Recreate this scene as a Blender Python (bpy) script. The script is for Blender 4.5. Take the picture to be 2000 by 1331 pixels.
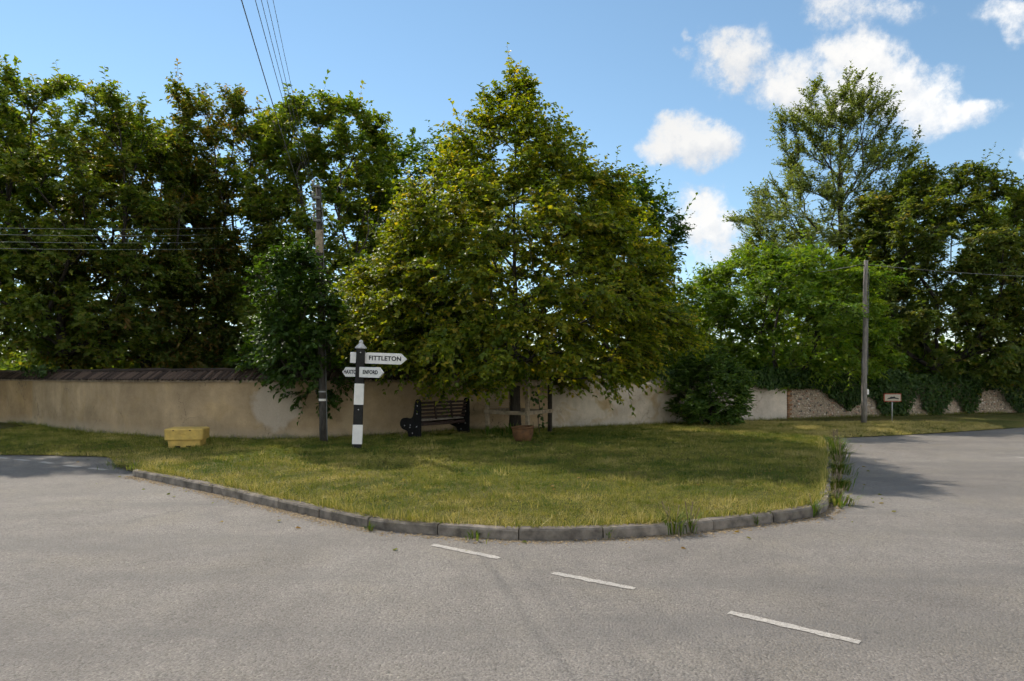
import bpy, bmesh, math, random
import numpy as np
from mathutils import Vector, Matrix
from mathutils.geometry import delaunay_2d_cdt

sc = bpy.context.scene
for o_ in list(bpy.data.objects):
    bpy.data.objects.remove(o_)
COL = sc.collection
R = math.radians

# ------------------------------------------------------------------ camera
EYE = 1.6
FPX = 1333.0            # focal length in photo pixels (2000 px wide): 24 mm on full frame
HORIZON = 735.0
cam_d = bpy.data.cameras.new('camera')
cam_d.sensor_width = 36.0
cam_d.lens = 36.0 * FPX / 2000.0
cam_d.shift_y = (HORIZON - 665.5) / 2000.0
cam_d.clip_start = 0.05
cam_d.clip_end = 4000.0
cam = bpy.data.objects.new('camera', cam_d)
cam.location = (0, 0, EYE)
cam.rotation_euler = (R(90), 0, 0)
COL.objects.link(cam)
sc.camera = cam

# ------------------------------------------------------------------ sky and sun
SUN_EL, SUN_AZ = 45.0, -38.0      # azimuth clockwise from +Y: the sun stands behind the trees, to the left
world = bpy.data.worlds.new('World')
sc.world = world
world.use_nodes = True
world.cycles.sampling_method = 'MANUAL'
world.cycles.sample_map_resolution = 512
wt = world.node_tree
wt.nodes.clear()


def wn(kind, **kw):
    n = wt.nodes.new(kind)
    for k, v in kw.items():
        setattr(n, k, v)
    return n


def wmath(op, a, b=None, c=None, clamp=False):
    n = wn('ShaderNodeMath', operation=op, use_clamp=clamp)
    for i, v in enumerate((a, b, c)):
        if v is None:
            continue
        if isinstance(v, (int, float)):
            n.inputs[i].default_value = v
        else:
            wt.links.new(v, n.inputs[i])
    return n.outputs[0]


sky = wn('ShaderNodeTexSky', sky_type='NISHITA', sun_disc=False)
sky.sun_elevation = R(SUN_EL)
sky.sun_rotation = R(SUN_AZ)
sky.altitude = 100
sky.air_density = 1.0
sky.dust_density = 0.0
sky.ozone_density = 2.0
hs = wn('ShaderNodeHueSaturation')
hs.inputs['Saturation'].default_value = 0.98
hs.inputs['Value'].default_value = 0.75
hs.inputs['Hue'].default_value = 0.488
wt.links.new(sky.outputs[0], hs.inputs['Color'])
tc = wn('ShaderNodeTexCoord')
DIR = tc.outputs['Generated']
# scattered fair-weather cumulus, laid out by direction in the sky
nz = wn('ShaderNodeTexNoise')
nz.inputs['Scale'].default_value = 9.0
nz.inputs['Detail'].default_value = 4.0
nz.inputs['Roughness'].default_value = 0.6
wt.links.new(DIR, nz.inputs['Vector'])
nz2 = wn('ShaderNodeTexNoise')
nz2.inputs['Scale'].default_value = 26.0
nz2.inputs['Detail'].default_value = 5.0
nz2.inputs['Roughness'].default_value = 0.68
wt.links.new(DIR, nz2.inputs['Vector'])
sub = wn('ShaderNodeVectorMath', operation='SUBTRACT')
wt.links.new(nz.outputs['Color'], sub.inputs[0])
sub.inputs[1].default_value = (0.5, 0.5, 0.5)
scl = wn('ShaderNodeVectorMath', operation='SCALE')
wt.links.new(sub.outputs[0], scl.inputs[0])
scl.inputs['Scale'].default_value = 0.095
warp = wn('ShaderNodeVectorMath', operation='ADD')
wt.links.new(DIR, warp.inputs[0])
wt.links.new(scl.outputs[0], warp.inputs[1])
PUFFS = [  # photo px centre, half width, half height, weight
    (1445, 105, 80, 62, 1.0), (1400, 140, 55, 45, .55), (1545, 150, 95, 58, 1.0), (1690, 148, 105, 72, 1.1),
    (1640, 190, 140, 48, .9), (1790, 195, 110, 60, 1.1), (1870, 212, 85, 38, .9), (1655, 30, 65, 50, .6),
    (1775, 25, 75, 32, .5), (1965, 45, 75, 40, .8), (1350, 285, 76, 54, 1.25), (1302, 310, 50, 36, 1.0),
    (1396, 300, 50, 42, 1.0), (1388, 425, 74, 50, 1.15), (1395, 470, 90, 50, .6), (1350, 70, 14, 14, .5), (1335, 108, 20, 18, .4),
    (2150, 300, 160, 70, 1.0), (2400, 120, 200, 90, 1.0), (-700, 420, 200, 70, 1.0)]
wsx = wn('ShaderNodeSeparateXYZ')
wt.links.new(warp.outputs[0], wsx.inputs[0])
ahead = wmath('MAXIMUM', wsx.outputs['Y'], 0.12)
cmb = wn('ShaderNodeCombineXYZ')
wt.links.new(wmath('DIVIDE', wsx.outputs['X'], ahead), cmb.inputs[0])
wt.links.new(wmath('DIVIDE', wsx.outputs['Z'], ahead), cmb.inputs[1])


def puff_field(vec):
    acc = None
    for (px, py, hw, hh, wgt) in PUFFS:      # each puff a soft ellipse round its own bearing and elevation
        ma = wn('ShaderNodeVectorMath', operation='MULTIPLY_ADD')
        wt.links.new(vec, ma.inputs[0])
        sx1, sy1 = FPX / (hw * 1.14), FPX / (hh * 1.14)
        ma.inputs[1].default_value = (sx1, sy1, 0)
        ma.inputs[2].default_value = (-(px - 1000) / FPX * sx1, -(HORIZON - py) / FPX * sy1, 0)
        dt = wn('ShaderNodeVectorMath', operation='DOT_PRODUCT')
        wt.links.new(ma.outputs[0], dt.inputs[0])
        wt.links.new(ma.outputs[0], dt.inputs[1])
        f = wmath('MULTIPLY_ADD', dt.outputs['Value'], -wgt, 1.3 * wgt)
        acc = f if acc is None else wmath('SMOOTH_MAX', acc, f, 0.3)
    return wmath('MAXIMUM', acc, 0.0)


acc = puff_field(cmb.outputs[0])
upv = wn('ShaderNodeVectorMath', operation='ADD')
wt.links.new(cmb.outputs[0], upv.inputs[0])
upv.inputs[1].default_value = (-.016, .026, 0)
acc_up = puff_field(upv.outputs[0])
# unseen clouds behind the camera and overhead, added to strengthen the fill light
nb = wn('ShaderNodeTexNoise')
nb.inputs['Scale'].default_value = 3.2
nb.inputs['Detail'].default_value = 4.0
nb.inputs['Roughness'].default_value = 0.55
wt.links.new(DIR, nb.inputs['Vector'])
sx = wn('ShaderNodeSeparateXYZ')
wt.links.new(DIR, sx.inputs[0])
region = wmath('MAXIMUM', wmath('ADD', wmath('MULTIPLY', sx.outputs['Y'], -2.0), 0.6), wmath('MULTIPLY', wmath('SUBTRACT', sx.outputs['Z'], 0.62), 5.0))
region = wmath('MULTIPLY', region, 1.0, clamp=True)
fill_clouds = wmath('MULTIPLY', wmath('MULTIPLY', wmath('SUBTRACT', nb.outputs['Fac'], 0.42), 8.0, clamp=True), region)
acc = wmath('MAXIMUM', acc, fill_clouds)
nz3 = wn('ShaderNodeTexNoise')
nz3.inputs['Scale'].default_value = 26.0
nz3.inputs['Detail'].default_value = 3.0
nz3.inputs['Roughness'].default_value = 0.6
off3 = wn('ShaderNodeVectorMath', operation='ADD')
wt.links.new(DIR, off3.inputs[0])
off3.inputs[1].default_value = (-.008, 0, .014)
wt.links.new(off3.outputs[0], nz3.inputs['Vector'])
dens = wmath('ADD', acc, wmath('MULTIPLY', wmath('SUBTRACT', nz2.outputs['Fac'], 0.5), 2.6))
mr = wn('ShaderNodeMapRange', interpolation_type='SMOOTHERSTEP')
mr.inputs['From Min'].default_value = 0.02
mr.inputs['From Max'].default_value = 1.45
wt.links.new(dens, mr.inputs['Value'])
CLOUD_MASK = wmath('MULTIPLY', wmath('MULTIPLY', mr.outputs[0], wmath('MULTIPLY', acc, 2.2, clamp=True)), 0.97)
relief = wmath('ADD', wmath('MULTIPLY', wmath('SUBTRACT', acc, acc_up), .55), wmath('MULTIPLY', wmath('SUBTRACT', nz2.outputs['Fac'], nz3.outputs['Fac']), 1.5))
cr = wn('ShaderNodeValToRGB')
cr.color_ramp.elements[0].position = 0.0
cr.color_ramp.elements[0].color = (3.0, 3.25, 3.65, 1)
cr.color_ramp.elements[1].position = 1.0
cr.color_ramp.elements[1].color = (4.7, 4.65, 4.55, 1)
wt.links.new(wmath('ADD', relief, .68, clamp=True), cr.inputs[0])
# cloud colour brightened away from the sun, like front lighting, to raise the fill
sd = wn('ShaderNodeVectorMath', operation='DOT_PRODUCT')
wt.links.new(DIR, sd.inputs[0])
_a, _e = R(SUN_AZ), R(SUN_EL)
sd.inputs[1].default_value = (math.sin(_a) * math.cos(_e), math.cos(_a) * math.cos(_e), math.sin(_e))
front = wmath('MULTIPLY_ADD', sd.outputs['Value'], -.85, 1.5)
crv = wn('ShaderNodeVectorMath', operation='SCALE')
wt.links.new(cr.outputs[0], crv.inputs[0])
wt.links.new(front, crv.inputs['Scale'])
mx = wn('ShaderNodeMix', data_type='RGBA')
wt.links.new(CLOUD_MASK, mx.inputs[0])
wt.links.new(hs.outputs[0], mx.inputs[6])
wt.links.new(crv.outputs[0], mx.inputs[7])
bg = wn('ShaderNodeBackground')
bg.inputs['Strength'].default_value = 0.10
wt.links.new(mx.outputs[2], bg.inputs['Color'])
wo = wn('ShaderNodeOutputWorld')
wt.links.new(bg.outputs[0], wo.inputs['Surface'])

sun_d = bpy.data.lights.new('sun', 'SUN')
sun_d.energy = 2.25
sun_d.angle = R(0.75)
sun_d.color = (1.0, 0.93, 0.82)
sun = bpy.data.objects.new('sun', sun_d)
COL.objects.link(sun)
az = R(SUN_AZ)
to_sun = Vector((math.sin(az) * math.cos(R(SUN_EL)), math.cos(az) * math.cos(R(SUN_EL)), math.sin(R(SUN_EL))))
sun.rotation_euler = (-to_sun).to_track_quat('-Z', 'Y').to_euler()
sun.location = to_sun * 60

sc.view_settings.view_transform = 'Standard'
sc.view_settings.look = 'None'
sc.view_settings.gamma = 1.0
sc.view_settings.use_curve_mapping = False
sc.view_settings.exposure = 1.08
sc.cycles.use_denoising = True
sc.cycles.max_bounces = 5
sc.cycles.diffuse_bounces = 2
sc.cycles.glossy_bounces = 2
sc.cycles.transmission_bounces = 4
sc.cycles.transparent_max_bounces = 8
sc.cycles.sample_clamp_indirect = 6.0
sc.cycles.use_adaptive_sampling = True
sc.cycles.adaptive_threshold = 0.03
sc.cycles.adaptive_min_samples = 12


# ------------------------------------------------------------------ helpers
def V(px, py, Y):
    """world point seen at a photo pixel at depth Y"""
    return Vector(((px - 1000) * Y / FPX, Y, EYE + (HORIZON - py) * Y / FPX))


def G(px, py, z=0.0):
    """world point on the level z seen at a photo pixel"""
    Y = FPX * (EYE - z) / (py - HORIZON)
    return Vector(((px - 1000) * Y / FPX, Y, z))


def tag(o, label=None, cat=None, group=None, kind=None):
    if label: o['label'] = label
    if cat: o['category'] = cat
    if group: o['group'] = group
    if kind: o['kind'] = kind
    return o


def empty(name, loc=(0, 0, 0), rz=0.0):
    o = bpy.data.objects.new(name, None)
    o.empty_display_size = 0.2
    o.location = loc
    o.rotation_euler = (0, 0, rz)
    COL.objects.link(o)
    return o


def link(name, me, parent=None, loc=None, rot=None):
    o = bpy.data.objects.new(name, me)
    COL.objects.link(o)
    if parent is not None:
        o.parent = parent
    if loc is not None:
        o.location = loc
    if rot is not None:
        o.rotation_euler = rot
    return o


def np_mesh(name, verts, faces, mat, smooth=False, attrs=None):
    """mesh from numpy arrays; faces is (m,k) with constant k"""
    verts = np.asarray(verts, dtype=np.float32)
    faces = np.asarray(faces, dtype=np.int32)
    me = bpy.data.meshes.new(name)
    me.vertices.add(len(verts))
    me.vertices.foreach_set('co', verts.ravel())
    m, k = faces.shape
    me.loops.add(m * k)
    me.loops.foreach_set('vertex_index', faces.ravel())
    me.polygons.add(m)
    me.polygons.foreach_set('loop_start', np.arange(m, dtype=np.int32) * k)
    if smooth:
        me.polygons.foreach_set('use_smooth', np.ones(m, dtype=bool))
    if attrs:
        for an, av in attrs.items():
            a = me.attributes.new(an, 'FLOAT', 'POINT')
            a.data.foreach_set('value', np.asarray(av, dtype=np.float32))
    me.update(calc_edges=True)
    me.validate()
    if mat is not None:
        me.materials.append(mat)
    return me


class MB:
    """collects simple shapes into one mesh"""

    def __init__(self):
        self.v, self.f = [], []

    def add(self, vs, fs):
        b = len(self.v)
        self.v += [tuple(p) for p in vs]
        self.f += [tuple(b + i for i in f) for f in fs]
        return self

    def box(self, c, s, rz=0.0, M=None):
        hx, hy, hz = s[0] / 2, s[1] / 2, s[2] / 2
        ps = [Vector((x, y, z)) for z in (-hz, hz) for y in (-hy, hy) for x in (-hx, hx)]
        m = M if M is not None else Matrix.Rotation(rz, 3, 'Z')
        ps = [m @ p + Vector(c) for p in ps]
        return self.add(ps, [(0, 2, 3, 1), (4, 5, 7, 6), (0, 1, 5, 4), (2, 6, 7, 3), (0, 4, 6, 2), (1, 3, 7, 5)])

    def tube(self, pts, rad, n=8, cap=True):
        pts = [Vector(p) for p in pts]
        rs = rad if isinstance(rad, (list, tuple)) else [rad] * len(pts)
        b = len(self.v)
        ref = None
        for i, p in enumerate(pts):
            t = (pts[min(i + 1, len(pts) - 1)] - pts[max(i - 1, 0)]).normalized()
            if ref is None:
                ref = Vector((1, 0, 0)) if abs(t.x) < .9 else Vector((0, 1, 0))
            u = t.cross(ref).normalized()
            w = t.cross(u)
            ref = -w.cross(t).cross(t) if False else ref
            for k in range(n):
                a = 2 * math.pi * k / n
                self.v.append(tuple(p + (u * math.cos(a) + w * math.sin(a)) * rs[i]))
        for i in range(len(pts) - 1):
            for k in range(n):
                k2 = (k + 1) % n
                self.f.append((b + i * n + k, b + i * n + k2, b + (i + 1) * n + k2, b + (i + 1) * n + k))
        if cap:
            self.f.append(tuple(b + k for k in range(n))[::-1])
            e = b + (len(pts) - 1) * n
            self.f.append(tuple(e + k for k in range(n)))
        return self

    def lathe(self, prof, c=(0, 0, 0), n=20, cap=True, M=None):
        b = len(self.v)
        for (r, z) in prof:
            for k in range(n):
                a = 2 * math.pi * k / n
                p = Vector((r * math.cos(a), r * math.sin(a), z))
                if M is not None:
                    p = M @ p
                self.v.append(tuple(p + Vector(c)))
        for i in range(len(prof) - 1):
            for k in range(n):
                k2 = (k + 1) % n
                self.f.append((b + i * n + k, b + i * n + k2, b + (i + 1) * n + k2, b + (i + 1) * n + k))
        if cap:
            self.f.append(tuple(b + k for k in range(n))[::-1])
            e = b + (len(prof) - 1) * n
            self.f.append(tuple(e + k for k in range(n)))
        return self

    def prism(self, poly, origin, ux, uy, thick):
        """polygon (2-D) in the plane ux,uy, thickened along ux x uy, centred"""
        ux, uy = Vector(ux), Vector(uy)
        nn = ux.cross(uy).normalized()
        o = Vector(origin)
        n = len(poly)
        vs = [o + ux * a + uy * b_ - nn * thick / 2 for a, b_ in poly] + [o + ux * a + uy * b_ + nn * thick / 2 for a, b_ in poly]
        fs = [tuple(range(n))[::-1], tuple(range(n, 2 * n))]
        fs += [(i, (i + 1) % n, n + (i + 1) % n, n + i) for i in range(n)]
        return self.add(vs, fs)

    def mesh(self, name, mat, bevel=0.0, smooth=False, seg=1):
        me = bpy.data.meshes.new(name)
        me.from_pydata(self.v, [], self.f)
        if bevel > 0:
            bm = bmesh.new()
            bm.from_mesh(me)
            bmesh.ops.remove_doubles(bm, verts=bm.verts, dist=1e-5)
            es = [e for e in bm.edges if len(e.link_faces) == 2 and e.calc_face_angle(0) > 0.5]
            bmesh.ops.bevel(bm, geom=es, offset=bevel, segments=seg, affect='EDGES', profile=0.5)
            bm.to_mesh(me)
            bm.free()
        me.update()
        if smooth:
            me.polygons.foreach_set('use_smooth', [True] * len(me.polygons))
        if mat is not None:
            me.materials.append(mat)
        return me

    def build(self, name, mat, parent=None, bevel=0.0, smooth=False, seg=1, loc=None):
        return link(name, self.mesh(name, mat, bevel, smooth, seg), parent, loc)


def sines(rng, k, fmin, fmax):
    """a cheap smooth 2-D noise made of random sine waves; returns f(x,y) in about -1..1"""
    an = rng.uniform(0, 2 * math.pi, k)
    fr = rng.uniform(fmin, fmax, k)
    ph = rng.uniform(0, 2 * math.pi, k)
    kx, ky = np.cos(an) * fr, np.sin(an) * fr

    def f(x, y):
        x = np.asarray(x, dtype=np.float64)
        y = np.asarray(y, dtype=np.float64)
        s = np.zeros(np.broadcast(x, y).shape)
        for i in range(k):
            s += np.sin(kx[i] * x + ky[i] * y + ph[i])
        return s / math.sqrt(k) * 0.9
    return f


def crom(pts, per=12):
    """Catmull-Rom resampling of a 2-D polyline"""
    P = [np.array(p, dtype=float) for p in pts]
    P = [2 * P[0] - P[1]] + P + [2 * P[-1] - P[-2]]
    out = []
    for i in range(1, len(P) - 2):
        for k in range(per):
            t = k / per
            a, b, c, d = P[i - 1], P[i], P[i + 1], P[i + 2]
            out.append(.5 * ((2 * b) + (-a + c) * t + (2 * a - 5 * b + 4 * c - d) * t * t + (-a + 3 * b - 3 * c + d) * t ** 3))
    out.append(P[-2])
    return np.array(out)


def resample(P, step):
    seg = np.linalg.norm(np.diff(P, axis=0), axis=1)
    s = np.concatenate([[0], np.cumsum(seg)])
    n = max(2, int(round(s[-1] / step)) + 1)
    q = np.linspace(0, s[-1], n)
    return np.stack([np.interp(q, s, P[:, i]) for i in range(P.shape[1])], 1), q


# ------------------------------------------------------------------ materials
def mat_new(name):
    m = bpy.data.materials.new(name)
    m.use_nodes = True
    nt = m.node_tree
    nt.nodes.clear()
    out = nt.nodes.new('ShaderNodeOutputMaterial')
    b = nt.nodes.new('ShaderNodeBsdfPrincipled')
    nt.links.new(b.outputs[0], out.inputs[0])
    return m, nt, b, out


class NT:
    def __init__(self, nt):
        self.nt = nt

    def n(self, kind, **kw):
        x = self.nt.nodes.new(kind)
        for k, v in kw.items():
            setattr(x, k, v)
        return x

    def l(self, a, b):
        self.nt.links.new(a, b)

    def noise(self, vec, scale, detail=4, rough=.55, dist=0.0):
        x = self.n('ShaderNodeTexNoise')
        x.inputs['Scale'].default_value = scale
        x.inputs['Detail'].default_value = detail
        x.inputs['Roughness'].default_value = rough
        x.inputs['Distortion'].default_value = dist
        self.l(vec, x.inputs['Vector'])
        return x.outputs['Fac']

    def ramp(self, fac, stops, interp='LINEAR'):
        x = self.n('ShaderNodeValToRGB')
        x.color_ramp.interpolation = interp
        e = x.color_ramp.elements
        while len(e) < len(stops):
            e.new(0.5)
        for i, (p, c) in enumerate(stops):
            e[i].position = p
            e[i].color = (c, c, c, 1) if isinstance(c, (int, float)) else (*c, 1)
        self.l(fac, x.inputs[0])
        return x.outputs[0]

    def mix(self, fac, a, b, mode='MIX'):
        x = self.n('ShaderNodeMix', data_type='RGBA', blend_type=mode)
        for i, v in ((0, fac), (6, a), (7, b)):
            if isinstance(v, (int, float)):
                x.inputs[i].default_value = v
            elif isinstance(v, tuple):
                x.inputs[i].default_value = (*v, 1)
            else:
                self.l(v, x.inputs[i])
        return x.outputs[2]

    def math(self, op, a, b=None, clamp=False):
        x = self.n('ShaderNodeMath', operation=op, use_clamp=clamp)
        for i, v in enumerate((a, b)):
            if v is None: continue
            if isinstance(v, (int, float)):
                x.inputs[i].default_value = v
            else:
                self.l(v, x.inputs[i])
        return x.outputs[0]

    def bump(self, h, strength, dist, bsdf):
        x = self.n('ShaderNodeBump')
        x.inputs['Strength'].default_value = strength
        x.inputs['Distance'].default_value = dist
        self.l(h, x.inputs['Height'])
        self.l(x.outputs[0], bsdf.inputs['Normal'])

    def obj(self):
        return self.n('ShaderNodeTexCoord').outputs['Object']

    def pos(self):
        return self.n('ShaderNodeNewGeometry').outputs['Position']


def simple(name, col, rough=.6, var=.15, scale=12, metal=0.0, bump=.0, spec=.4, col2=None, piece=0.0):
    m, nt, b, out = mat_new(name)
    t = NT(nt)
    f = t.noise(t.obj(), scale, 5, .6)
    c2 = col2 or tuple(c * (1 - 2 * var) for c in col)
    cc = t.ramp(f, [(.3, c2), (.7, tuple(min(1, c * (1 + var)) for c in col))])
    if piece:
        oi = t.n('ShaderNodeObjectInfo')
        cc = t.mix(1.0, cc, t.ramp(oi.outputs['Random'], [(0, 1 - piece), (1, 1 + piece)]), 'MULTIPLY')
    t.l(cc, b.inputs['Base Color'])
    b.inputs['Roughness'].default_value = rough
    b.inputs['Metallic'].default_value = metal
    b.inputs['Specular IOR Level'].default_value = spec
    if bump:
        t.bump(t.noise(t.obj(), scale * 4, 4), bump, .01, b)
    return m


def leaf_mat(name, stops, trans_tint=(1.6, 1.5, .5), trans=.4, rough=.5, spec=.35):
    m, nt, b, out = mat_new(name)
    t = NT(nt)
    a = t.n('ShaderNodeAttribute', attribute_name='tint')
    c = t.ramp(a.outputs['Fac'], stops)
    t.l(c, b.inputs['Base Color'])
    b.inputs['Roughness'].default_value = rough
    b.inputs['Specular IOR Level'].default_value = spec
    tr = t.n('ShaderNodeBsdfTranslucent')
    t.l(t.mix(1.0, c, trans_tint, 'MULTIPLY'), tr.inputs['Color'])
    ms = t.n('ShaderNodeMixShader')
    ms.inputs[0].default_value = trans
    t.l(b.outputs[0], ms.inputs[1])
    t.l(tr.outputs[0], ms.inputs[2])
    t.l(ms.outputs[0], out.inputs[0])
    return m


def bark_mat(name, c1, c2, scale=9):
    m, nt, b, out = mat_new(name)
    t = NT(nt)
    mp = t.n('ShaderNodeMapping')
    mp.inputs['Scale'].default_value = (1, 1, .18)
    t.l(t.obj(), mp.inputs[0])
    f = t.noise(mp.outputs[0], scale * 3, 6, .65)
    t.l(t.ramp(f, [(.3, c1), (.7, c2)]), b.inputs['Base Color'])
    b.inputs['Roughness'].default_value = .9
    b.inputs['Specular IOR Level'].default_value = .15
    t.bump(f, .8, .02, b)
    return m


def road_mat():
    m, nt, b, out = mat_new('worn_asphalt')
    t = NT(nt)
    p = t.pos()
    big = t.noise(p, .35, 4, .6, .6)
    mid = t.noise(p, 2.2, 5, .6)
    fine = t.noise(p, 75, 3, .7)
    vo = t.n('ShaderNodeTexVoronoi')
    vo.inputs['Scale'].default_value = 62
    t.l(p, vo.inputs['Vector'])
    base = t.ramp(big, [(.3, (.203, .180, .158)), (.5, (.248, .22, .192)), (.7, (.283, .254, .223))])
    base = t.mix(.55, base, t.ramp(mid, [(.25, .68), (.75, 1.12)]), 'MULTIPLY')
    hue = t.noise(p, 1.1, 3, .5)
    base = t.mix(t.ramp(hue, [(.5, 0.0), (.7, .45)]), base, (.235, .205, .16))
    chip = t.ramp(vo.outputs['Color'], [(.0, .55), (.4, .93), (.8, 1.12), (1.0, 1.5)])
    base = t.mix(.8, base, chip, 'MULTIPLY')
    base = t.mix(.8, base, t.ramp(fine, [(.3, .5), (.55, 1.0), (.75, 1.3)]), 'MULTIPLY')
    # sealed cracks and worn darker streaks
    mp = t.n('ShaderNodeMapping')
    mp.inputs['Rotation'].default_value = (0, 0, R(-32))
    mp.inputs['Scale'].default_value = (.25, 1.6, 1)
    t.l(p, mp.inputs[0])
    trk = t.noise(mp.outputs[0], .8, 3, .5)
    base = t.mix(t.ramp(trk, [(.50, 0.0), (.68, .5)]), base, (.15, .137, .125))
    ck = t.n('ShaderNodeTexVoronoi', feature='DISTANCE_TO_EDGE')
    ck.inputs['Scale'].default_value = .42
    dv = t.n('ShaderNodeVectorMath', operation='ADD')
    nv = t.n('ShaderNodeTexNoise')
    nv.inputs['Scale'].default_value = 1.6
    nv.inputs['Detail'].default_value = 6
    t.l(p, nv.inputs['Vector'])
    t.l(p, dv.inputs[0])
    t.l(nv.outputs['Color'], dv.inputs[1])
    t.l(dv.outputs[0], ck.inputs['Vector'])
    base = t.mix(t.math('MULTIPLY', t.ramp(ck.outputs['Distance'], [(.002, .45), (.006, 0.0)]), t.ramp(t.noise(p, .3, 2), [(.5, 0.0), (.6, 1.0)])), base, (.10, .09, .08))
    spots = t.noise(p, 9, 2, .5)
    base = t.mix(t.ramp(spots, [(.73, 0.0), (.76, .5)]), base, (.08, .075, .07))
    t.l(base, b.inputs['Base Color'])
    b.inputs['Roughness'].default_value = .85
    b.inputs['Specular IOR Level'].default_value = .3
    h = t.math('ADD', t.math('MULTIPLY', vo.outputs['Distance'], -.8), t.math('MULTIPLY', fine, .6))
    t.bump(h, .75, .012, b)
    return m


def soil_mat():
    m, nt, b, out = mat_new('turf_soil')
    t = NT(nt)
    p = t.pos()
    f1 = t.noise(p, .55, 4, .6)
    f2 = t.noise(p, 9, 5, .7)
    f3 = t.noise(p, 60, 3, .7)
    c = t.ramp(f1, [(.35, (.075, .085, .018)), (.55, (.13, .12, .032)), (.7, (.19, .15, .06))])
    c = t.mix(.6, c, t.ramp(f2, [(.3, .55), (.7, 1.3)]), 'MULTIPLY')
    c = t.mix(.6, c, t.ramp(f3, [(.3, .5), (.7, 1.4)]), 'MULTIPLY')
    t.l(c, b.inputs['Base Color'])
    b.inputs['Roughness'].default_value = .95
    b.inputs['Specular IOR Level'].default_value = .1
    t.bump(f3, .8, .03, b)
    return m


def render_mat(name, c_hi, c_lo, c_base, patches=(), ochre=0.3):
    """old lime render: blotches, trowel marks, damp pale foot; patches = (x,y,z,r) repaired areas"""
    m, nt, b, out = mat_new(name)
    t = NT(nt)
    p = t.pos()
    f1 = t.noise(p, .9, 5, .6, .4)
    f2 = t.noise(p, 5, 6, .65)
    f3 = t.noise(p, 38, 4, .7)
    c = t.ramp(f1, [(.3, c_lo), (.7, c_hi)])
    c = t.mix(t.ramp(t.noise(p, 1.7, 4, .55, .8), [(.52, 0.0), (.66, ochre)]), c, (.42, .28, .12))
    c = t.mix(.5, c, t.ramp(f2, [(.25, .68), (.75, 1.22)]), 'MULTIPLY')
    mps = t.n('ShaderNodeMapping')
    mps.inputs['Scale'].default_value = (1, 1, .12)
    t.l(p, mps.inputs[0])
    c = t.mix(.4, c, t.ramp(t.noise(mps.outputs[0], 1.6, 5, .6), [(.35, .7), (.65, 1.12)]), 'MULTIPLY')
    c = t.mix(.6, c, t.ramp(t.noise(p, .55, 3, .5, 1.0), [(.35, .68), (.62, 1.2)]), 'MULTIPLY')
    sp = t.n('ShaderNodeSeparateXYZ')
    t.l(p, sp.inputs[0])
    zz = t.math('ADD', sp.outputs['Z'], t.math('MULTIPLY', t.math('SUBTRACT', f1, .5), .5))
    c = t.mix(t.ramp(zz, [(.16, .85), (.42, 0.0)]), c, c_base)
    c = t.mix(t.ramp(t.math('ADD', zz, t.math('MULTIPLY', f2, .25)), [(.22, .75), (.36, 0.0)]), c, (.13, .125, .085))
    crk = t.n('ShaderNodeTexVoronoi', feature='DISTANCE_TO_EDGE')
    crk.inputs['Scale'].default_value = 1.1
    dv = t.n('ShaderNodeVectorMath', operation='ADD')
    nv = t.n('ShaderNodeTexNoise')
    nv.inputs['Scale'].default_value = 3
    nv.inputs['Detail'].default_value = 5
    t.l(p, nv.inputs['Vector'])
    t.l(p, dv.inputs[0])
    t.l(nv.outputs['Color'], dv.inputs[1])
    t.l(dv.outputs[0], crk.inputs['Vector'])
    c = t.mix(t.math('MULTIPLY', t.ramp(crk.outputs['Distance'], [(.004, .7), (.012, 0.0)]), t.ramp(t.noise(p, .7, 2), [(.5, 0.0), (.62, 1.0)])), c, (.10, .08, .06))
    for (x, y, z, r, pc) in patches:
        mp = t.n('ShaderNodeVectorMath', operation='DISTANCE')
        wv = t.n('ShaderNodeVectorMath', operation='ADD')
        nn = t.n('ShaderNodeTexNoise')
        nn.inputs['Scale'].default_value = 4
        t.l(p, nn.inputs['Vector'])
        ss = t.n('ShaderNodeVectorMath', operation='SCALE')
        ss.inputs['Scale'].default_value = .4
        t.l(nn.outputs['Color'], ss.inputs[0])
        t.l(p, wv.inputs[0])
        t.l(ss.outputs[0], wv.inputs[1])
        t.l(wv.outputs[0], mp.inputs[0])
        mp.inputs[1].default_value = (x + .2, y + .2, z + .2)
        c = t.mix(t.ramp(mp.outputs['Value'], [(r * .8, .85), (r, 0.0)]), c, pc)
    c = t.mix(.5, c, t.ramp(f3, [(.3, .75), (.7, 1.15)]), 'MULTIPLY')
    t.l(c, b.inputs['Base Color'])
    b.inputs['Roughness'].default_value = .92
    b.inputs['Specular IOR Level'].default_value = .15
    t.bump(t.math('ADD', f2, t.math('MULTIPLY', f3, .5)), .5, .02, b)
    return m


M = {}
M['road'] = road_mat()
M['soil'] = soil_mat()
M['field'] = simple('field_grass', (.09, .12, .03), .95, .3, .4, spec=.1)
M['grass'] = leaf_mat('grass_blades', [(0, (.075, .12, .016)), (.4, (.205, .21, .036)), (.7, (.37, .31, .09)), (1, (.55, .44, .19))], (1.3, 1.3, .6), .3, .6, .2)
M['kerb'] = simple('kerb_concrete', (.225, .19, .155), .85, .3, 7, bump=.5, spec=.2, piece=.22)
M['grit'] = simple('kerb_grit', (.33, .25, .155), .95, .4, 30, bump=.6, spec=.1)
M['paint'] = simple('road_paint', (.50, .46, .41), .8, .05, 30, bump=.4, col2=(.40, .365, .325), spec=.2)
_t = NT(M['paint'].node_tree)
_b = [n_ for n_ in M['paint'].node_tree.nodes if n_.type == 'BSDF_PRINCIPLED'][0]
_old = _b.inputs['Base Color'].links[0].from_socket
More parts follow.
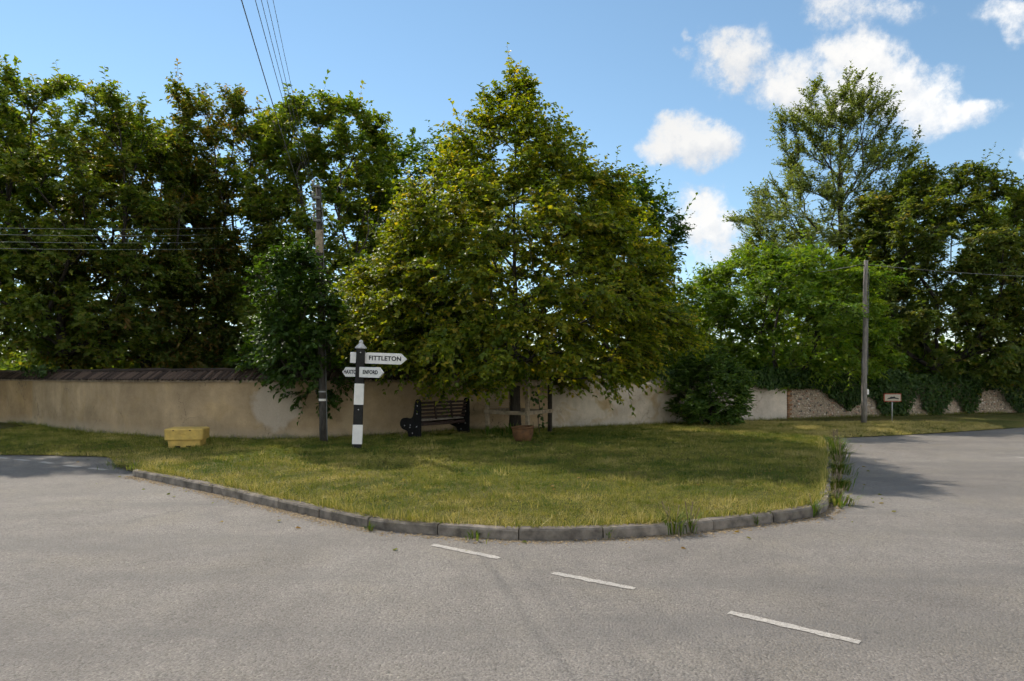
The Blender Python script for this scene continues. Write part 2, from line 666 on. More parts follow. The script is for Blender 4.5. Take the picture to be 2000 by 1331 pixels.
_t.l(_t.mix(_t.ramp(_t.noise(_t.pos(), 55, 4, .7), [(.50, 0.0), (.62, .85)]), _old, (.24, .21, .185)), _b.inputs['Base Color'])
M['tile'] = simple('coping_tile', (.065, .042, .03), .85, .3, 6, bump=.5, spec=.2, col2=(.04, .03, .024), piece=.6)
M['lip'] = simple('coping_render', (.33, .25, .17), .9, .25, 5, bump=.5, spec=.1)
M['flint'] = simple('flint_stones', (.42, .37, .30), .7, .2, 9, spec=.3, col2=(.12, .10, .09))
M['mortar'] = simple('flint_mortar', (.40, .31, .22), .95, .25, 14, bump=.8, spec=.1)
M['brick'] = simple('old_brick', (.28, .145, .075), .9, .3, 8, bump=.4, spec=.1, piece=.35)
M['black'] = simple('black_paint', (.022, .020, .018), .6, .2, 14, spec=.2)
M['white'] = simple('white_paint', (.84, .79, .73), .55, .06, 8)
M['letter'] = simple('letter_black', (.015, .015, .015), .6, .1, 8)
M['endgrain'] = simple('bare_timber', (.38, .22, .12), .85, .2, 20)
M['cap'] = simple('grey_metal_cap', (.55, .53, .52), .5, .12, 10)
M['plastic_black'] = simple('black_plastic', (.011, .010, .010), .6, .2, 10, spec=.15)
M['slat'] = simple('stained_slats', (.045, .022, .015), .6, .3, 14)
M['seat'] = simple('worn_seat_slats', (.30, .26, .21), .7, .2, 14)
M['bolt'] = simple('bolt_cap', (.75, .74, .72), .4, .05, 10)
M['timber'] = simple('weathered_timber', (.36, .275, .185), .9, .25, 10, bump=.6, spec=.15)
M['timber_dark'] = simple('dark_timber', (.05, .04, .03), .9, .25, 10, bump=.6, spec=.15)
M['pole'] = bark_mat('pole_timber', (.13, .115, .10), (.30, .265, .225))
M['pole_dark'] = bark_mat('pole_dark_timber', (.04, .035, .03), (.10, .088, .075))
M['wire'] = simple('wire', (.15, .15, .14), .5, .1, 5)
M['wire_grey'] = simple('wire_grey', (.30, .31, .27), .5, .1, 5)
M['yellow'] = simple('yellow_plastic', (.62, .42, .11), .65, .1, 7, col2=(.46, .31, .09), spec=.2, bump=.15)
M['slot'] = simple('dark_slot', (.03, .02, .01), .9, .1, 5)
M['pot'] = simple('terracotta', (.15, .072, .03), .8, .3, 9, bump=.4, col2=(.085, .045, .022), spec=.2)
M['red'] = simple('sign_red', (.33, .07, .03), .5, .1, 5)
M['sign_face'] = simple('sign_face', (.46, .40, .30), .5, .08, 8)
M['galv'] = simple('galvanised', (.38, .38, .38), .5, .1, 9, metal=.3)
M['rope'] = simple('yellow_rope', (.75, .42, .05), .7, .1, 9)
M['litter'] = simple('white_scrap', (.75, .76, .8), .6, .05, 9)
M['bark'] = bark_mat('grey_bark', (.05, .042, .034), (.13, .11, .09))
M['bark_dark'] = bark_mat('dark_bark', (.03, .026, .02), (.085, .07, .055))
M['wall_tan'] = render_mat('tan_render', (.47, .335, .195), (.36, .255, .145), (.43, .335, .23),
                           [(-5.45, 15.65, .93, .62, (.46, .375, .285)), (-3.6, 15.8, .55, .5, (.43, .32, .19))], .25)
M['wall_ochre'] = render_mat('ochre_render', (.47, .32, .17), (.38, .245, .12), (.42, .32, .21), [], .45)
M['wall_pale'] = render_mat('pale_render', (.64, .53, .40), (.52, .43, .32), (.50, .44, .36), [], .8)
M['wall_new'] = render_mat('grey_pink_render', (.66, .555, .44), (.60, .50, .40), (.48, .42, .35), [], .08)

L_LIME = leaf_mat('lime_leaves', [(0, (.070, .115, .010)), (.45, (.155, .195, .014)), (.8, (.265, .265, .022)), (1, (.40, .31, .04))], (1.75, 1.65, .33), .55)
L_HORN = leaf_mat('hornbeam_leaves', [(0, (.04, .08, .013)), (.5, (.075, .125, .018)), (1, (.13, .17, .025))], (1.55, 1.6, .4), .46)
L_GREEN = leaf_mat('maple_leaves', [(0, (.065, .115, .02)), (.5, (.13, .175, .027)), (.85, (.20, .22, .036)), (1, (.23, .19, .045))], (1.6, 1.65, .4), .56)
L_BROWN = leaf_mat('chestnut_leaves', [(0, (.065, .11, .02)), (.45, (.13, .155, .028)), (.75, (.175, .145, .036)), (1, (.28, .165, .05))], (1.65, 1.55, .45), .55)
L_BRIGHT = leaf_mat('ash_leaves', [(0, (.07, .145, .014)), (.5, (.135, .215, .02)), (1, (.21, .26, .032))], (1.6, 1.6, .35), .5)
L_OLIVE = leaf_mat('feathery_leaves', [(0, (.095, .135, .045)), (.5, (.155, .195, .06)), (1, (.23, .25, .08))], (1.55, 1.5, .5), .5)
L_OAK = leaf_mat('oak_leaves', [(0, (.07, .115, .02)), (.5, (.13, .165, .028)), (.85, (.20, .195, .04)), (1, (.28, .21, .05))], (1.65, 1.55, .45), .54)
L_DARK = leaf_mat('ivy_leaves', [(0, (.022, .048, .010)), (.6, (.045, .085, .015)), (1, (.085, .13, .022))], (1.6, 1.6, .5), .28, .5, .25)
L_SHRUB = leaf_mat('laurel_leaves', [(0, (.045, .09, .014)), (.6, (.085, .15, .022)), (1, (.14, .20, .034))], (1.7, 1.6, .4), .35, .5, .25)
L_WEED = leaf_mat('weed_leaves', [(0, (.05, .10, .012)), (.6, (.10, .16, .02)), (1, (.25, .22, .08))], (1.4, 1.4, .5), .32, .6, .2)

# ------------------------------------------------------------------ ground, road, green
rng = np.random.default_rng(7)


def g2(px, py):
    v = G(px, py, 0.0)
    return (v.x, v.y)


left_edge = [(-60, 17.5), (-40, 15.6), (-25, 14.4), g2(0, 890), g2(110, 892), g2(205, 894), g2(221, 903), g2(226, 914)]
kerb_px = [(256, 930), (402, 961), (500, 984), (612, 1010), (740, 1036), (875, 1047.5), (1002, 1055), (1090, 1056), (1175, 1053),
           (1325, 1043.5), (1475, 1026), (1572, 1013), (1606, 1003), (1620, 988), (1623, 960), (1624, 920), (1621, 890), (1613, 866)]
right_edge = [g2(1601, 858), g2(1640, 856.5), g2(1760, 851), g2(1880, 844), g2(2000, 836), (24, 25.2), (40, 32.5), (60, 42)]
kerb_line = crom([g2(*p) for p in kerb_px], 14)
kerb_line, _ = resample(kerb_line, .06)
tan = np.gradient(kerb_line, axis=0)
tan /= np.linalg.norm(tan, axis=1)[:, None]
nrm = np.stack([-tan[:, 1], tan[:, 0]], 1)        # towards the green
KW = .125
green_edge_k = kerb_line + nrm * (KW - .01)
LE, _ = resample(crom(left_edge, 10), .25)
RE, _ = resample(crom(right_edge, 10), .25)
GK = green_edge_k[::3]
edge_xy = np.concatenate([LE, GK, RE])
edge_z = np.concatenate([np.full(len(LE), .012), np.full(len(GK), .100), np.full(len(RE), .012)])
# soften the step in height at both ends of the kerb
edge_z = np.convolve(np.pad(edge_z, 3, mode='edge'), np.ones(7) / 7, 'valid')

lump = sines(rng, 9, 1.2, 4.0)
lump2 = sines(rng, 9, 5.0, 14.0)


def edge_dist(x, y):
    x = np.asarray(x, float).ravel()
    y = np.asarray(y, float).ravel()
    d = np.empty(len(x))
    z = np.empty(len(x))
    for i in range(0, len(x), 20000):
        q = (x[i:i + 20000, None] - edge_xy[None, :, 0]) ** 2 + (y[i:i + 20000, None] - edge_xy[None, :, 1]) ** 2
        j = q.argmin(1)
        d[i:i + 20000] = np.sqrt(q[np.arange(len(j)), j])
        z[i:i + 20000] = edge_z[j]
    return d, z


def hgt(x, y):
    """height of the turf"""
    d, z = edge_dist(x, y)
    x = np.asarray(x, float).ravel()
    y = np.asarray(y, float).ravel()
    mound = .10 * np.exp(-((x - .3) / 4.0) ** 2 - ((y - 15.5) / 3.2) ** 2)
    rise = (.135 - z) * (1 - np.exp(-d / .8))
    return z + rise + mound * (1 - np.exp(-d / 1.2)) + (lump(x, y) * .010 + lump2(x, y) * .005) * (1 - np.exp(-d / .3))


def H(x, y):
    return float(hgt([x], [y])[0])


ground = link('ground', np_mesh('ground', [(-900, -900, -.06), (900, -900, -.06), (900, 1500, -.06), (-900, 1500, -.06)], [(0, 1, 2, 3)], M['field']))
tag(ground, kind='structure')
road = link('road', np_mesh('road', [(-70, -30, 0), (70, -30, 0), (70, 44, 0), (-70, 44, 0)], [(0, 1, 2, 3)], M['road']))
tag(road, kind='structure')

# the green and the verges: one turf sheet up to the road edges, behind the wall as well
bpts = np.concatenate([edge_xy, [(60, 75), (20, 75), (-20, 75), (-60, 75)]])
nb_ = len(bpts)


def in_poly(x, y, P):
    ins = np.zeros(len(x), bool)
    j = len(P) - 1
    for i in range(len(P)):
        xi, yi, xj, yj = P[i, 0], P[i, 1], P[j, 0], P[j, 1]
        c = ((yi > y) != (yj > y))
        with np.errstate(divide='ignore', invalid='ignore'):
            c &= x < (xj - xi) * (y - yi) / (yj - yi) + xi
        ins ^= c
        j = i
    return ins


POLY = bpts
gx, gy = np.meshgrid(np.arange(-16, 17, .24), np.arange(6.5, 22, .24))
gx, gy = gx.ravel() + rng.uniform(-.05, .05, gx.size), gy.ravel() + rng.uniform(-.05, .05, gx.size)
gx2, gy2 = np.meshgrid(np.arange(-58, 59, 2.5), np.arange(14, 74, 2.5))
far = ~((gx2.ravel() > -16) & (gx2.ravel() < 17) & (gy2.ravel() < 22))
gx = np.concatenate([gx, gx2.ravel()[far]])
gy = np.concatenate([gy, gy2.ravel()[far]])
k_ = in_poly(gx, gy, POLY)
gx, gy = gx[k_], gy[k_]
dd, _ = edge_dist(gx, gy)
k_ = dd > .12
gx, gy = gx[k_], gy[k_]
co2 = [Vector(p) for p in bpts] + [Vector((a, b)) for a, b in zip(gx, gy)]
res = delaunay_2d_cdt(co2, [(i, (i + 1) % nb_) for i in range(nb_)], [], 1, 1e-4)
vx = np.array([(v.x, v.y) for v in res[0]])
vz = hgt(vx[:, 0], vx[:, 1])
tv = np.column_stack([vx, vz])
green = link('grass_verge', np_mesh('grass_verge', tv, np.array([tuple(f) for f in res[2] if len(f) == 3]), M['soil'], True))
tag(green, kind='structure')

# kerb of separate concrete stones
kerb = empty('kerb')
tag(kerb, kind='structure')
seg = np.concatenate([[0], np.cumsum(np.linalg.norm(np.diff(kerb_line, axis=0), axis=1))])
KL = seg[-1]
s0 = .05
ks = 0
krng = random.Random(4)
while s0 < KL - .3:
    ln = .84 if krng.random() < .85 else .42
    s1 = min(s0 + ln, KL)
    n = 6
    q = np.linspace(s0 + .006, s1 - .006, n)
    cx_, cy_ = np.interp(q, seg, kerb_line[:, 0]), np.interp(q, seg, kerb_line[:, 1])
    nx_, ny_ = np.interp(q, seg, nrm[:, 0]), np.interp(q, seg, nrm[:, 1])
    dz = krng.uniform(-.006, .006)
    off = krng.uniform(-.008, .008)
    prof = [(0.0, -.08), (.004, .086 + dz), (.02, .105 + dz), (KW - .012, .111 + dz), (KW, -.08)]
    mb = MB()
    vs = []
    for i in range(n):
        for (a, z) in prof:
            w = krng.uniform(-.003, .003)
            vs.append((cx_[i] + nx_[i] * (a + off + w), cy_[i] + ny_[i] * (a + off + w), z + krng.uniform(-.003, .003)))
    np_ = len(prof)
    fs = []
    for i in range(n - 1):
        for k in range(np_ - 1):
            fs.append((i * np_ + k, (i + 1) * np_ + k, (i + 1) * np_ + k + 1, i * np_ + k + 1))
    fs += [tuple(range(np_))[::-1], tuple((n - 1) * np_ + k for k in range(np_))]
    fs = [f[::-1] for f in fs]
    mb.add(vs, fs).build('kerb_stone', M['kerb'], kerb)
    s0 = s1
    ks += 1


# painted dashes on the road, each a thin worn sheet
def dash(p0, p1, width, z=.004, seed=1):
    r = random.Random(seed)
    a, b = Vector((*p0, 0)), Vector((*p1, 0))
    t = (b - a).normalized()
    n = Vector((-t.y, t.x, 0))
    m = 16
    vs, fs = [], []
    for i in range(m + 1):
        q = a.lerp(b, i / m)
        e = min(i, m - i)
        w = width * (.5 if e > 0 else .38)
        vs.append(q + n * (w + r.uniform(-.008, .008)) + Vector((0, 0, z)))
        vs.append(q - n * (w + r.uniform(-.008, .008)) + Vector((0, 0, z)))
        if i:
            fs.append((2 * i - 2, 2 * i - 1, 2 * i + 1, 2 * i))
    MB().add(vs, fs).build('road_marking', M['paint'], road)


for i, (a, b, w) in enumerate([((845, 1065), (975, 1091), .075), ((1080, 1120), (1240, 1151), .075), ((1424, 1197), (1680, 1256), .075),
                               ((-12, 894), (17, 896), .12), ((30, 898), (57, 900.5), .12), ((79, 902.5), (102, 906), .12),
                               ((127, 909.5), (155, 913), .12), ((175, 914.8), (206, 918.5), .12), ((1983, 893), (2020, 897), .1)]):
    dash(g2(*a), g2(*b), w, .004, i)

# grit and dry litter lying in the channel along the kerb
n = 9500
s = rng.uniform(0, KL, n)
dr = -np.abs(rng.normal(0, .085, n)) - .004
drift = .5 + .5 * np.sin(s * 2.1 + 1) * np.sin(s * .83)
k_ = rng.random(n) < .25 + .75 * drift
s, dr = s[k_], dr[k_]
n = len(s)
px_ = np.interp(s, seg, kerb_line[:, 0]) + np.interp(s, seg, nrm[:, 0]) * dr
py_ = np.interp(s, seg, kerb_line[:, 1]) + np.interp(s, seg, nrm[:, 1]) * dr
sz = rng.uniform(.006, .016, n) * np.where(rng.random(n) < .1, 1.7, 1)
a = rng.uniform(0, 6.28, n)
el = rng.uniform(.5, 1.0, n)
oct_ = np.array([(1, 0, 0), (0, 1, 0), (-1, 0, 0), (0, -1, 0), (0, 0, 1)], float)
vv = oct_[None] * np.stack([sz, sz * el, sz * .6], 1)[:, None, :]
ca, sa = np.cos(a)[:, None], np.sin(a)[:, None]
vv = np.stack([vv[..., 0] * ca - vv[..., 1] * sa + px_[:, None], vv[..., 0] * sa + vv[..., 1] * ca + py_[:, None], vv[..., 2] + .002], 2)
ff = np.array([(0, 1, 4), (1, 2, 4), (2, 3, 4), (3, 0, 4)])
fa = (ff[None] + (np.arange(n) * 5)[:, None, None]).reshape(-1, 3)
o = link('kerb_grit', np_mesh('kerb_grit', vv.reshape(-1, 3), fa, M['grit']))
tag(o, 'brown grit and small stones lying along the foot of the kerb', 'grit', kind='stuff')

# ------------------------------------------------------------------ the long garden wall in its four stretches
wall_pts = [(-24.0, 27.0), (-19.0, 23.4), (-14.7, 20.6), (-12.3, 18.65), (-10.4, 17.35), (-8.6, 16.45), (-7.2, 16.0), (-5.9, 15.75), (-4.46, 15.75),
            (-2.75, 16.5), (-1.9, 17.0), (-0.9, 17.5), (0.0, 18.0), (1.25, 18.65), (4.84, 20.9), (7.1, 22.1), (9.2, 23.1), (12.9, 24.8), (20.5, 27.6), (34, 33)]
WALL, WS = resample(crom(wall_pts, 14), .1)
wt_ = np.gradient(WALL, axis=0)
wt_ /= np.linalg.norm(wt_, axis=1)[:, None]
WN = np.stack([wt_[:, 1], -wt_[:, 0]], 1)         # towards the camera


def wall_at_px(px):
    """arc length on the wall seen at a photo column"""
    u = WALL[:, 0] / WALL[:, 1] * FPX + 1000
    return float(np.interp(px, u, WS))


def wall_xy(s, off=0.0):
    x = np.interp(s, WS, WALL[:, 0]) + np.interp(s, WS, WN[:, 0]) * off
    y = np.interp(s, WS, WALL[:, 1]) + np.interp(s, WS, WN[:, 1]) * off
    return x, y


def wall_piece(name, s0, s1, top, mat, label, step=.15, thick=.34, off=0.0, rough=.0, seed=1):
    r = random.Random(seed)
    q = np.arange(s0, s1 + step * .5, step)
    q[-1] = s1
    root = empty(name)
    tag(root, label, 'wall')
    zs = [-.15, .3, .7, 1.1, 1.0]
    vs, fs = [], []
    K = 7
    for i, sq in enumerate(q):
        tp = top(sq) + (r.uniform(-rough, rough) if 0 < i < len(q) - 1 else 0)
        for (o_, z) in [(off, -.15), (off, .35), (off - .006 + r.uniform(-.006, .006), .8), (off, tp), (off - thick, tp - .01), (off - thick, .5), (off - thick, -.15)]:
            x, y = wall_xy(sq, o_ + r.uniform(-.004, .004))
            vs.append((x, y, z))
    for i in range(len(q) - 1):
        for k in range(K - 1):
            fs.append((i * K + k, (i + 1) * K + k, (i + 1) * K + k + 1, i * K + k + 1))
    fs += [tuple(range(K))[::-1], tuple((len(q) - 1) * K + k for k in range(K))]
    MB().add(vs, fs).build('wall_body', mat, root)
    return root


S_A, S_B, S_C, S_D = wall_at_px(63), wall_at_px(1078), wall_at_px(1385), wall_at_px(1536)
S_0, S_END = WS[0] + .1, WS[-1] - .1
w_left = wall_piece('rendered_wall', S_0, S_A - .02, lambda s: 1.5, M['wall_ochre'], 'ochre stained end of the rendered wall at far left edge', off=-.10)
w_main = wall_piece('rendered_wall', S_A, S_B - .01, lambda s: 1.5, M['wall_tan'], 'long tan rendered garden wall with tiled coping behind the yellow bin')


def ragged(s):
    return 1.47 + .10 * math.sin(s * 1.9) + .07 * math.sin(s * 5.3 + 1)


w_pale = wall_piece('rendered_wall', S_B, S_C - .01, ragged, M['wall_pale'], 'pale stained rendered wall with ragged top right of the tree guard', rough=.03, seed=3)
w_new = wall_piece('rendered_wall', S_C, S_D - .01, lambda s: 1.45, M['wall_new'], 'plain grey pink rendered wall between the dark shrub and the flint wall', off=.03)
w_flint = wall_piece('flint_wall', S_D, S_END, lambda s: 1.38, M['mortar'], 'old flint wall hung with ivy behind the right hand pole', off=-.02, rough=.03)

# flints set proud of the mortar: too small to pick apart singly
frng = np.random.default_rng(11)
ss_, zz_ = np.meshgrid(np.arange(S_D + .28, min(S_D + 17, S_END), .115), np.arange(.06, 1.36, .085))
ss_, zz_ = ss_.ravel(), zz_.ravel()
ss_ = ss_ + frng.uniform(-.045, .045, ss_.size)
zz_ = zz_ + frng.uniform(-.03, .03, zz_.size)
k_ = frng.random(ss_.size) < .88
ss_, zz_ = ss_[k_], zz_[k_]
n = ss_.size
bm = bmesh.new()
bmesh.ops.create_icosphere(bm, subdivisions=1, radius=1)
ib_v = np.array([v.co[:] for v in bm.verts])
ib_f = np.array([[v.index for v in f.verts] for f in bm.faces])
bm.free()
jit = frng.uniform(.72, 1.2, (n, len(ib_v), 1))
sx_ = frng.uniform(.035, .066, n)
sz_ = frng.uniform(.026, .046, n)
tx, ty = np.interp(ss_, WS, wt_[:, 0]), np.interp(ss_, WS, wt_[:, 1])
nx_, ny_ = np.interp(ss_, WS, WN[:, 0]), np.interp(ss_, WS, WN[:, 1])
bx, by = wall_xy(ss_, -.022)
P = ib_v[None] * jit
lx, ly, lz = P[..., 0] * sx_[:, None], P[..., 1] * .03, P[..., 2] * sz_[:, None]
vv = np.stack([bx[:, None] + tx[:, None] * lx + nx_[:, None] * ly, by[:, None] + ty[:, None] * lx + ny_[:, None] * ly, zz_[:, None] + lz], 2)
fa = (ib_f[None] + (np.arange(n) * len(ib_v))[:, None, None]).reshape(-1, 3)
flint_m, nt, b_, out_ = mat_new('flint_faces')
t_ = NT(nt)
at = t_.n('ShaderNodeAttribute', attribute_name='tint')
t_.l(t_.mix(.5, t_.ramp(at.outputs['Fac'], [(0, (.10, .085, .075)), (.25, (.34, .26, .19)), (.6, (.54, .44, .33)), (.8, (.40, .21, .13)), (1, (.78, .71, .60))]),
            t_.ramp(t_.noise(t_.pos(), 30, 4), [(.3, .6), (.7, 1.3)]), 'MULTIPLY'), b_.inputs['Base Color'])
b_.inputs['Roughness'].default_value = .7
o = link('flint_stone', np_mesh('flint_stone', vv.reshape(-1, 3), fa, flint_m, False, {'tint': np.repeat(frng.random(n), len(ib_v))}), w_flint)
tag(o, kind='stuff')
# brick quoin where the render ends
brick_me = MB().box((0, 0, 0), (.215, .08, .065)).mesh('brick', M['brick'], .004)
brick_h = MB().box((0, 0, 0), (.105, .08, .065)).mesh('brick', M['brick'], .004)
for i in range(17):
    sq = S_D + (.115 if i % 2 else .06) + .01
    x, y = wall_xy(sq, -.012 + random.Random(i).uniform(-.006, .006))
    tx_, ty_ = np.interp(sq, WS, wt_[:, 0]), np.interp(sq, WS, wt_[:, 1])
    link('brick', brick_me if i % 2 else brick_h, w_flint, (x, y, .08 + i * .077), (0, 0, math.atan2(ty_, tx_)))

# coping of half-round tiles, sloping to the front, over the left stretches
tm = MB()
nseg = 6
tv_, tf_ = [], []
for j in range(2):
    for i in range(nseg + 1):
        a = math.pi * i / nseg
        rr = .053 - .006 * j
        tv_.append((-math.cos(a) * rr, .02 if j else -.0, math.sin(a) * rr * .8))
LEN = .34
tv_ = []
for (yy, rr) in ((0, .054), (LEN, .048)):
    for lay in (0, .014):
        for i in range(nseg + 1):
            a = math.pi * i / nseg
            tv_.append((-math.cos(a) * (rr - lay), yy, math.sin(a) * (rr - lay) * .85))
n1 = nseg + 1
for i in range(nseg):
    tf_.append((i, 2 * n1 + i, 2 * n1 + i + 1, i + 1))
    tf_.append((n1 + i, n1 + i + 1, 3 * n1 + i + 1, 3 * n1 + i))
    tf_.append((i, i + 1, n1 + i + 1, n1 + i))
tile_me = tm.add(tv_, tf_).mesh('coping_tile', M['tile'])


def coping(root, s0, s1, off, seed):
    r = random.Random(seed)
    q = np.arange(s0, s1, .2)
    # rendered ledge under the tiles
    vs, fs = [], []
    prof = [(off + .045, 1.455), (off + .055, 1.50), (off + .02, 1.525), (off - .17, 1.70), (off - .36, 1.525), (off - .38, 1.47)]
    K = len(prof)
    for sq in q:
        for (o_, z) in prof:
            x, y = wall_xy(sq, o_ + r.uniform(-.005, .005))
            vs.append((x, y, z + r.uniform(-.004, .004)))
    for i in range(len(q) - 1):
        for k in range(K - 1):
            fs.append((i * K + k, (i + 1) * K + k, (i + 1) * K + k + 1, i * K + k + 1))
    MB().add(vs, fs).build('coping_ledge', M['lip'], root)
    for sq in np.arange(s0 + .06, s1 - .05, .112):
        x, y = wall_xy(sq, off + .085 + r.uniform(-.012, .012))
        nxv = Vector((-np.interp(sq, WS, WN[:, 0]), -np.interp(sq, WS, WN[:, 1]), 0))
        txv = Vector((np.interp(sq, WS, wt_[:, 0]), np.interp(sq, WS, wt_[:, 1]), 0))
        slope = R(40 + r.uniform(-3, 3))
        yv = (nxv * math.cos(slope) + Vector((0, 0, 1)) * math.sin(slope)).normalized()
        yv = (yv + txv * r.uniform(.25, .4)).normalized()
        xv = (txv - yv * txv.dot(yv)).normalized()
        zv = xv.cross(yv)
        m = Matrix((xv, yv, zv)).transposed().to_4x4()
        m.translation = Vector((x, y, 1.50 + r.uniform(-.006, .006)))
        o = link('coping_tile', tile_me, root)
        o.matrix_world = m
    # ridge
    pts = []
    for sq in np.arange(s0, s1, .3):
        x, y = wall_xy(sq, off - .17)
        pts.append((x, y, 1.735 + r.uniform(-.012, .012)))
    MB().tube(pts, .055, 8).build('ridge', M['tile'], root)


coping(w_left, S_A - 4.0, S_A - .02, -.10, 1)
coping(w_main, S_A, wall_at_px(900), 0.0, 2)


# ------------------------------------------------------------------ vegetation
def unit(a):
    return a / np.maximum(np.linalg.norm(a, axis=-1, keepdims=True), 1e-9)


def leaf_geo(rng, pos, axis, nrm_, size, width, fold=.25, curl=.15, kite=False):
    """ovate leaves (6 vertices, 2 quads) or folded kites (4 vertices, 2 triangles)"""
    b = unit(np.cross(nrm_, axis))
    nn = np.cross(axis, b)
    s = size[:, None]
    w = s * width
    if kite:
        ts = [(0, 0, 0), (.45, .5, fold), (1, 0, -curl), (.45, -.5, fold)]
        f = np.array([(0, 1, 2), (0, 2, 3)])
    else:
        ts = [(0, 0, 0), (.32, .5, fold), (.74, .36, fold * .6 - curl * .4), (1, 0, -curl), (.74, -.36, fold * .6 - curl * .4), (.32, -.5, fold)]
        f = np.array([(0, 1, 2, 3), (0, 3, 4, 5)])
    v = np.stack([pos + axis * s * a + b * w * c + nn * w * d for a, c, d in ts], 1)
    n = len(pos)
    K = len(ts)
    faces = (f[None] + (np.arange(n) * K)[:, None, None]).reshape(-1, f.shape[1])
    return v.reshape(-1, 3), faces, K


def tubes(p0, p1, r0, r1, k):
    """one tapered prism per edge"""
    d = unit(p1 - p0)
    ref = np.where(np.abs(d[:, 2:3]) < .9, np.array([[0, 0, 1.0]]), np.array([[1.0, 0, 0]]))
    u = unit(np.cross(d, ref))
    w = np.cross(d, u)
    a = np.arange(k) * 2 * math.pi / k
    ring = u[:, None, :] * np.cos(a)[None, :, None] + w[:, None, :] * np.sin(a)[None, :, None]
    v = np.concatenate([p0[:, None] + ring * r0[:, None, None], p1[:, None] + ring * r1[:, None, None]], 1)
    i = np.arange(k)
    f = np.stack([i, (i + 1) % k, (i + 1) % k + k, i + k], 1)
    n = len(p0)
    return v.reshape(-1, 3), (f[None] + (np.arange(n) * 2 * k)[:, None, None]).reshape(-1, 4)


def grow(rng, trunk, pts, bf=.45, down=.5, clear=0.0):
    """joins scattered points to a trunk as a spreading branch system"""
    n0, n1 = len(trunk), len(pts)
    P = np.concatenate([trunk, pts])
    par = np.full(n0 + n1, -1)
    plen = np.zeros(n0 + n1)
    for i in range(1, n0):
        par[i] = i - 1
        plen[i] = plen[i - 1] + np.linalg.norm(P[i] - P[i - 1])
    best = np.full(n1, 1e9)
    bp = np.zeros(n1, int)
    done = np.zeros(n1, bool)

    def relax(j):
        d = np.linalg.norm(pts - P[j], axis=1)
        c = d + bf * plen[j] + down * np.maximum(0, P[j, 2] - pts[:, 2]) + (.6 * d if j < n0 * .3 else 0)
        k = (c < best) & ~done
        best[k] = c[k]
        bp[k] = j
    for j in range(n0):
        if trunk[j, 2] > clear:
            relax(j)
    order = []
    for _ in range(n1):
        i = int(np.where(done, 1e9, best).argmin())
        done[i] = True
        j = n0 + i
        par[j] = bp[i]
        plen[j] = plen[bp[i]] + np.linalg.norm(P[j] - P[bp[i]])
        order.append(j)
        relax(j)
    cnt = np.ones(n0 + n1)
    for j in order[::-1] + list(range(n0 - 1, 0, -1)):
        cnt[par[j]] += cnt[j]
    # smooth the limbs
    for _ in range(2):
        Q = P.copy()
        ch = np.zeros_like(P)
        cc = np.zeros(len(P))
        for j in order:
            ch[par[j]] += P[j] * cnt[j]
            cc[par[j]] += cnt[j]
        for j in order:
            if cc[j] > 0:
                Q[j] = .5 * P[j] + .25 * P[par[j]] + .25 * ch[j] / cc[j]
        P = Q
    return P, par, cnt, order


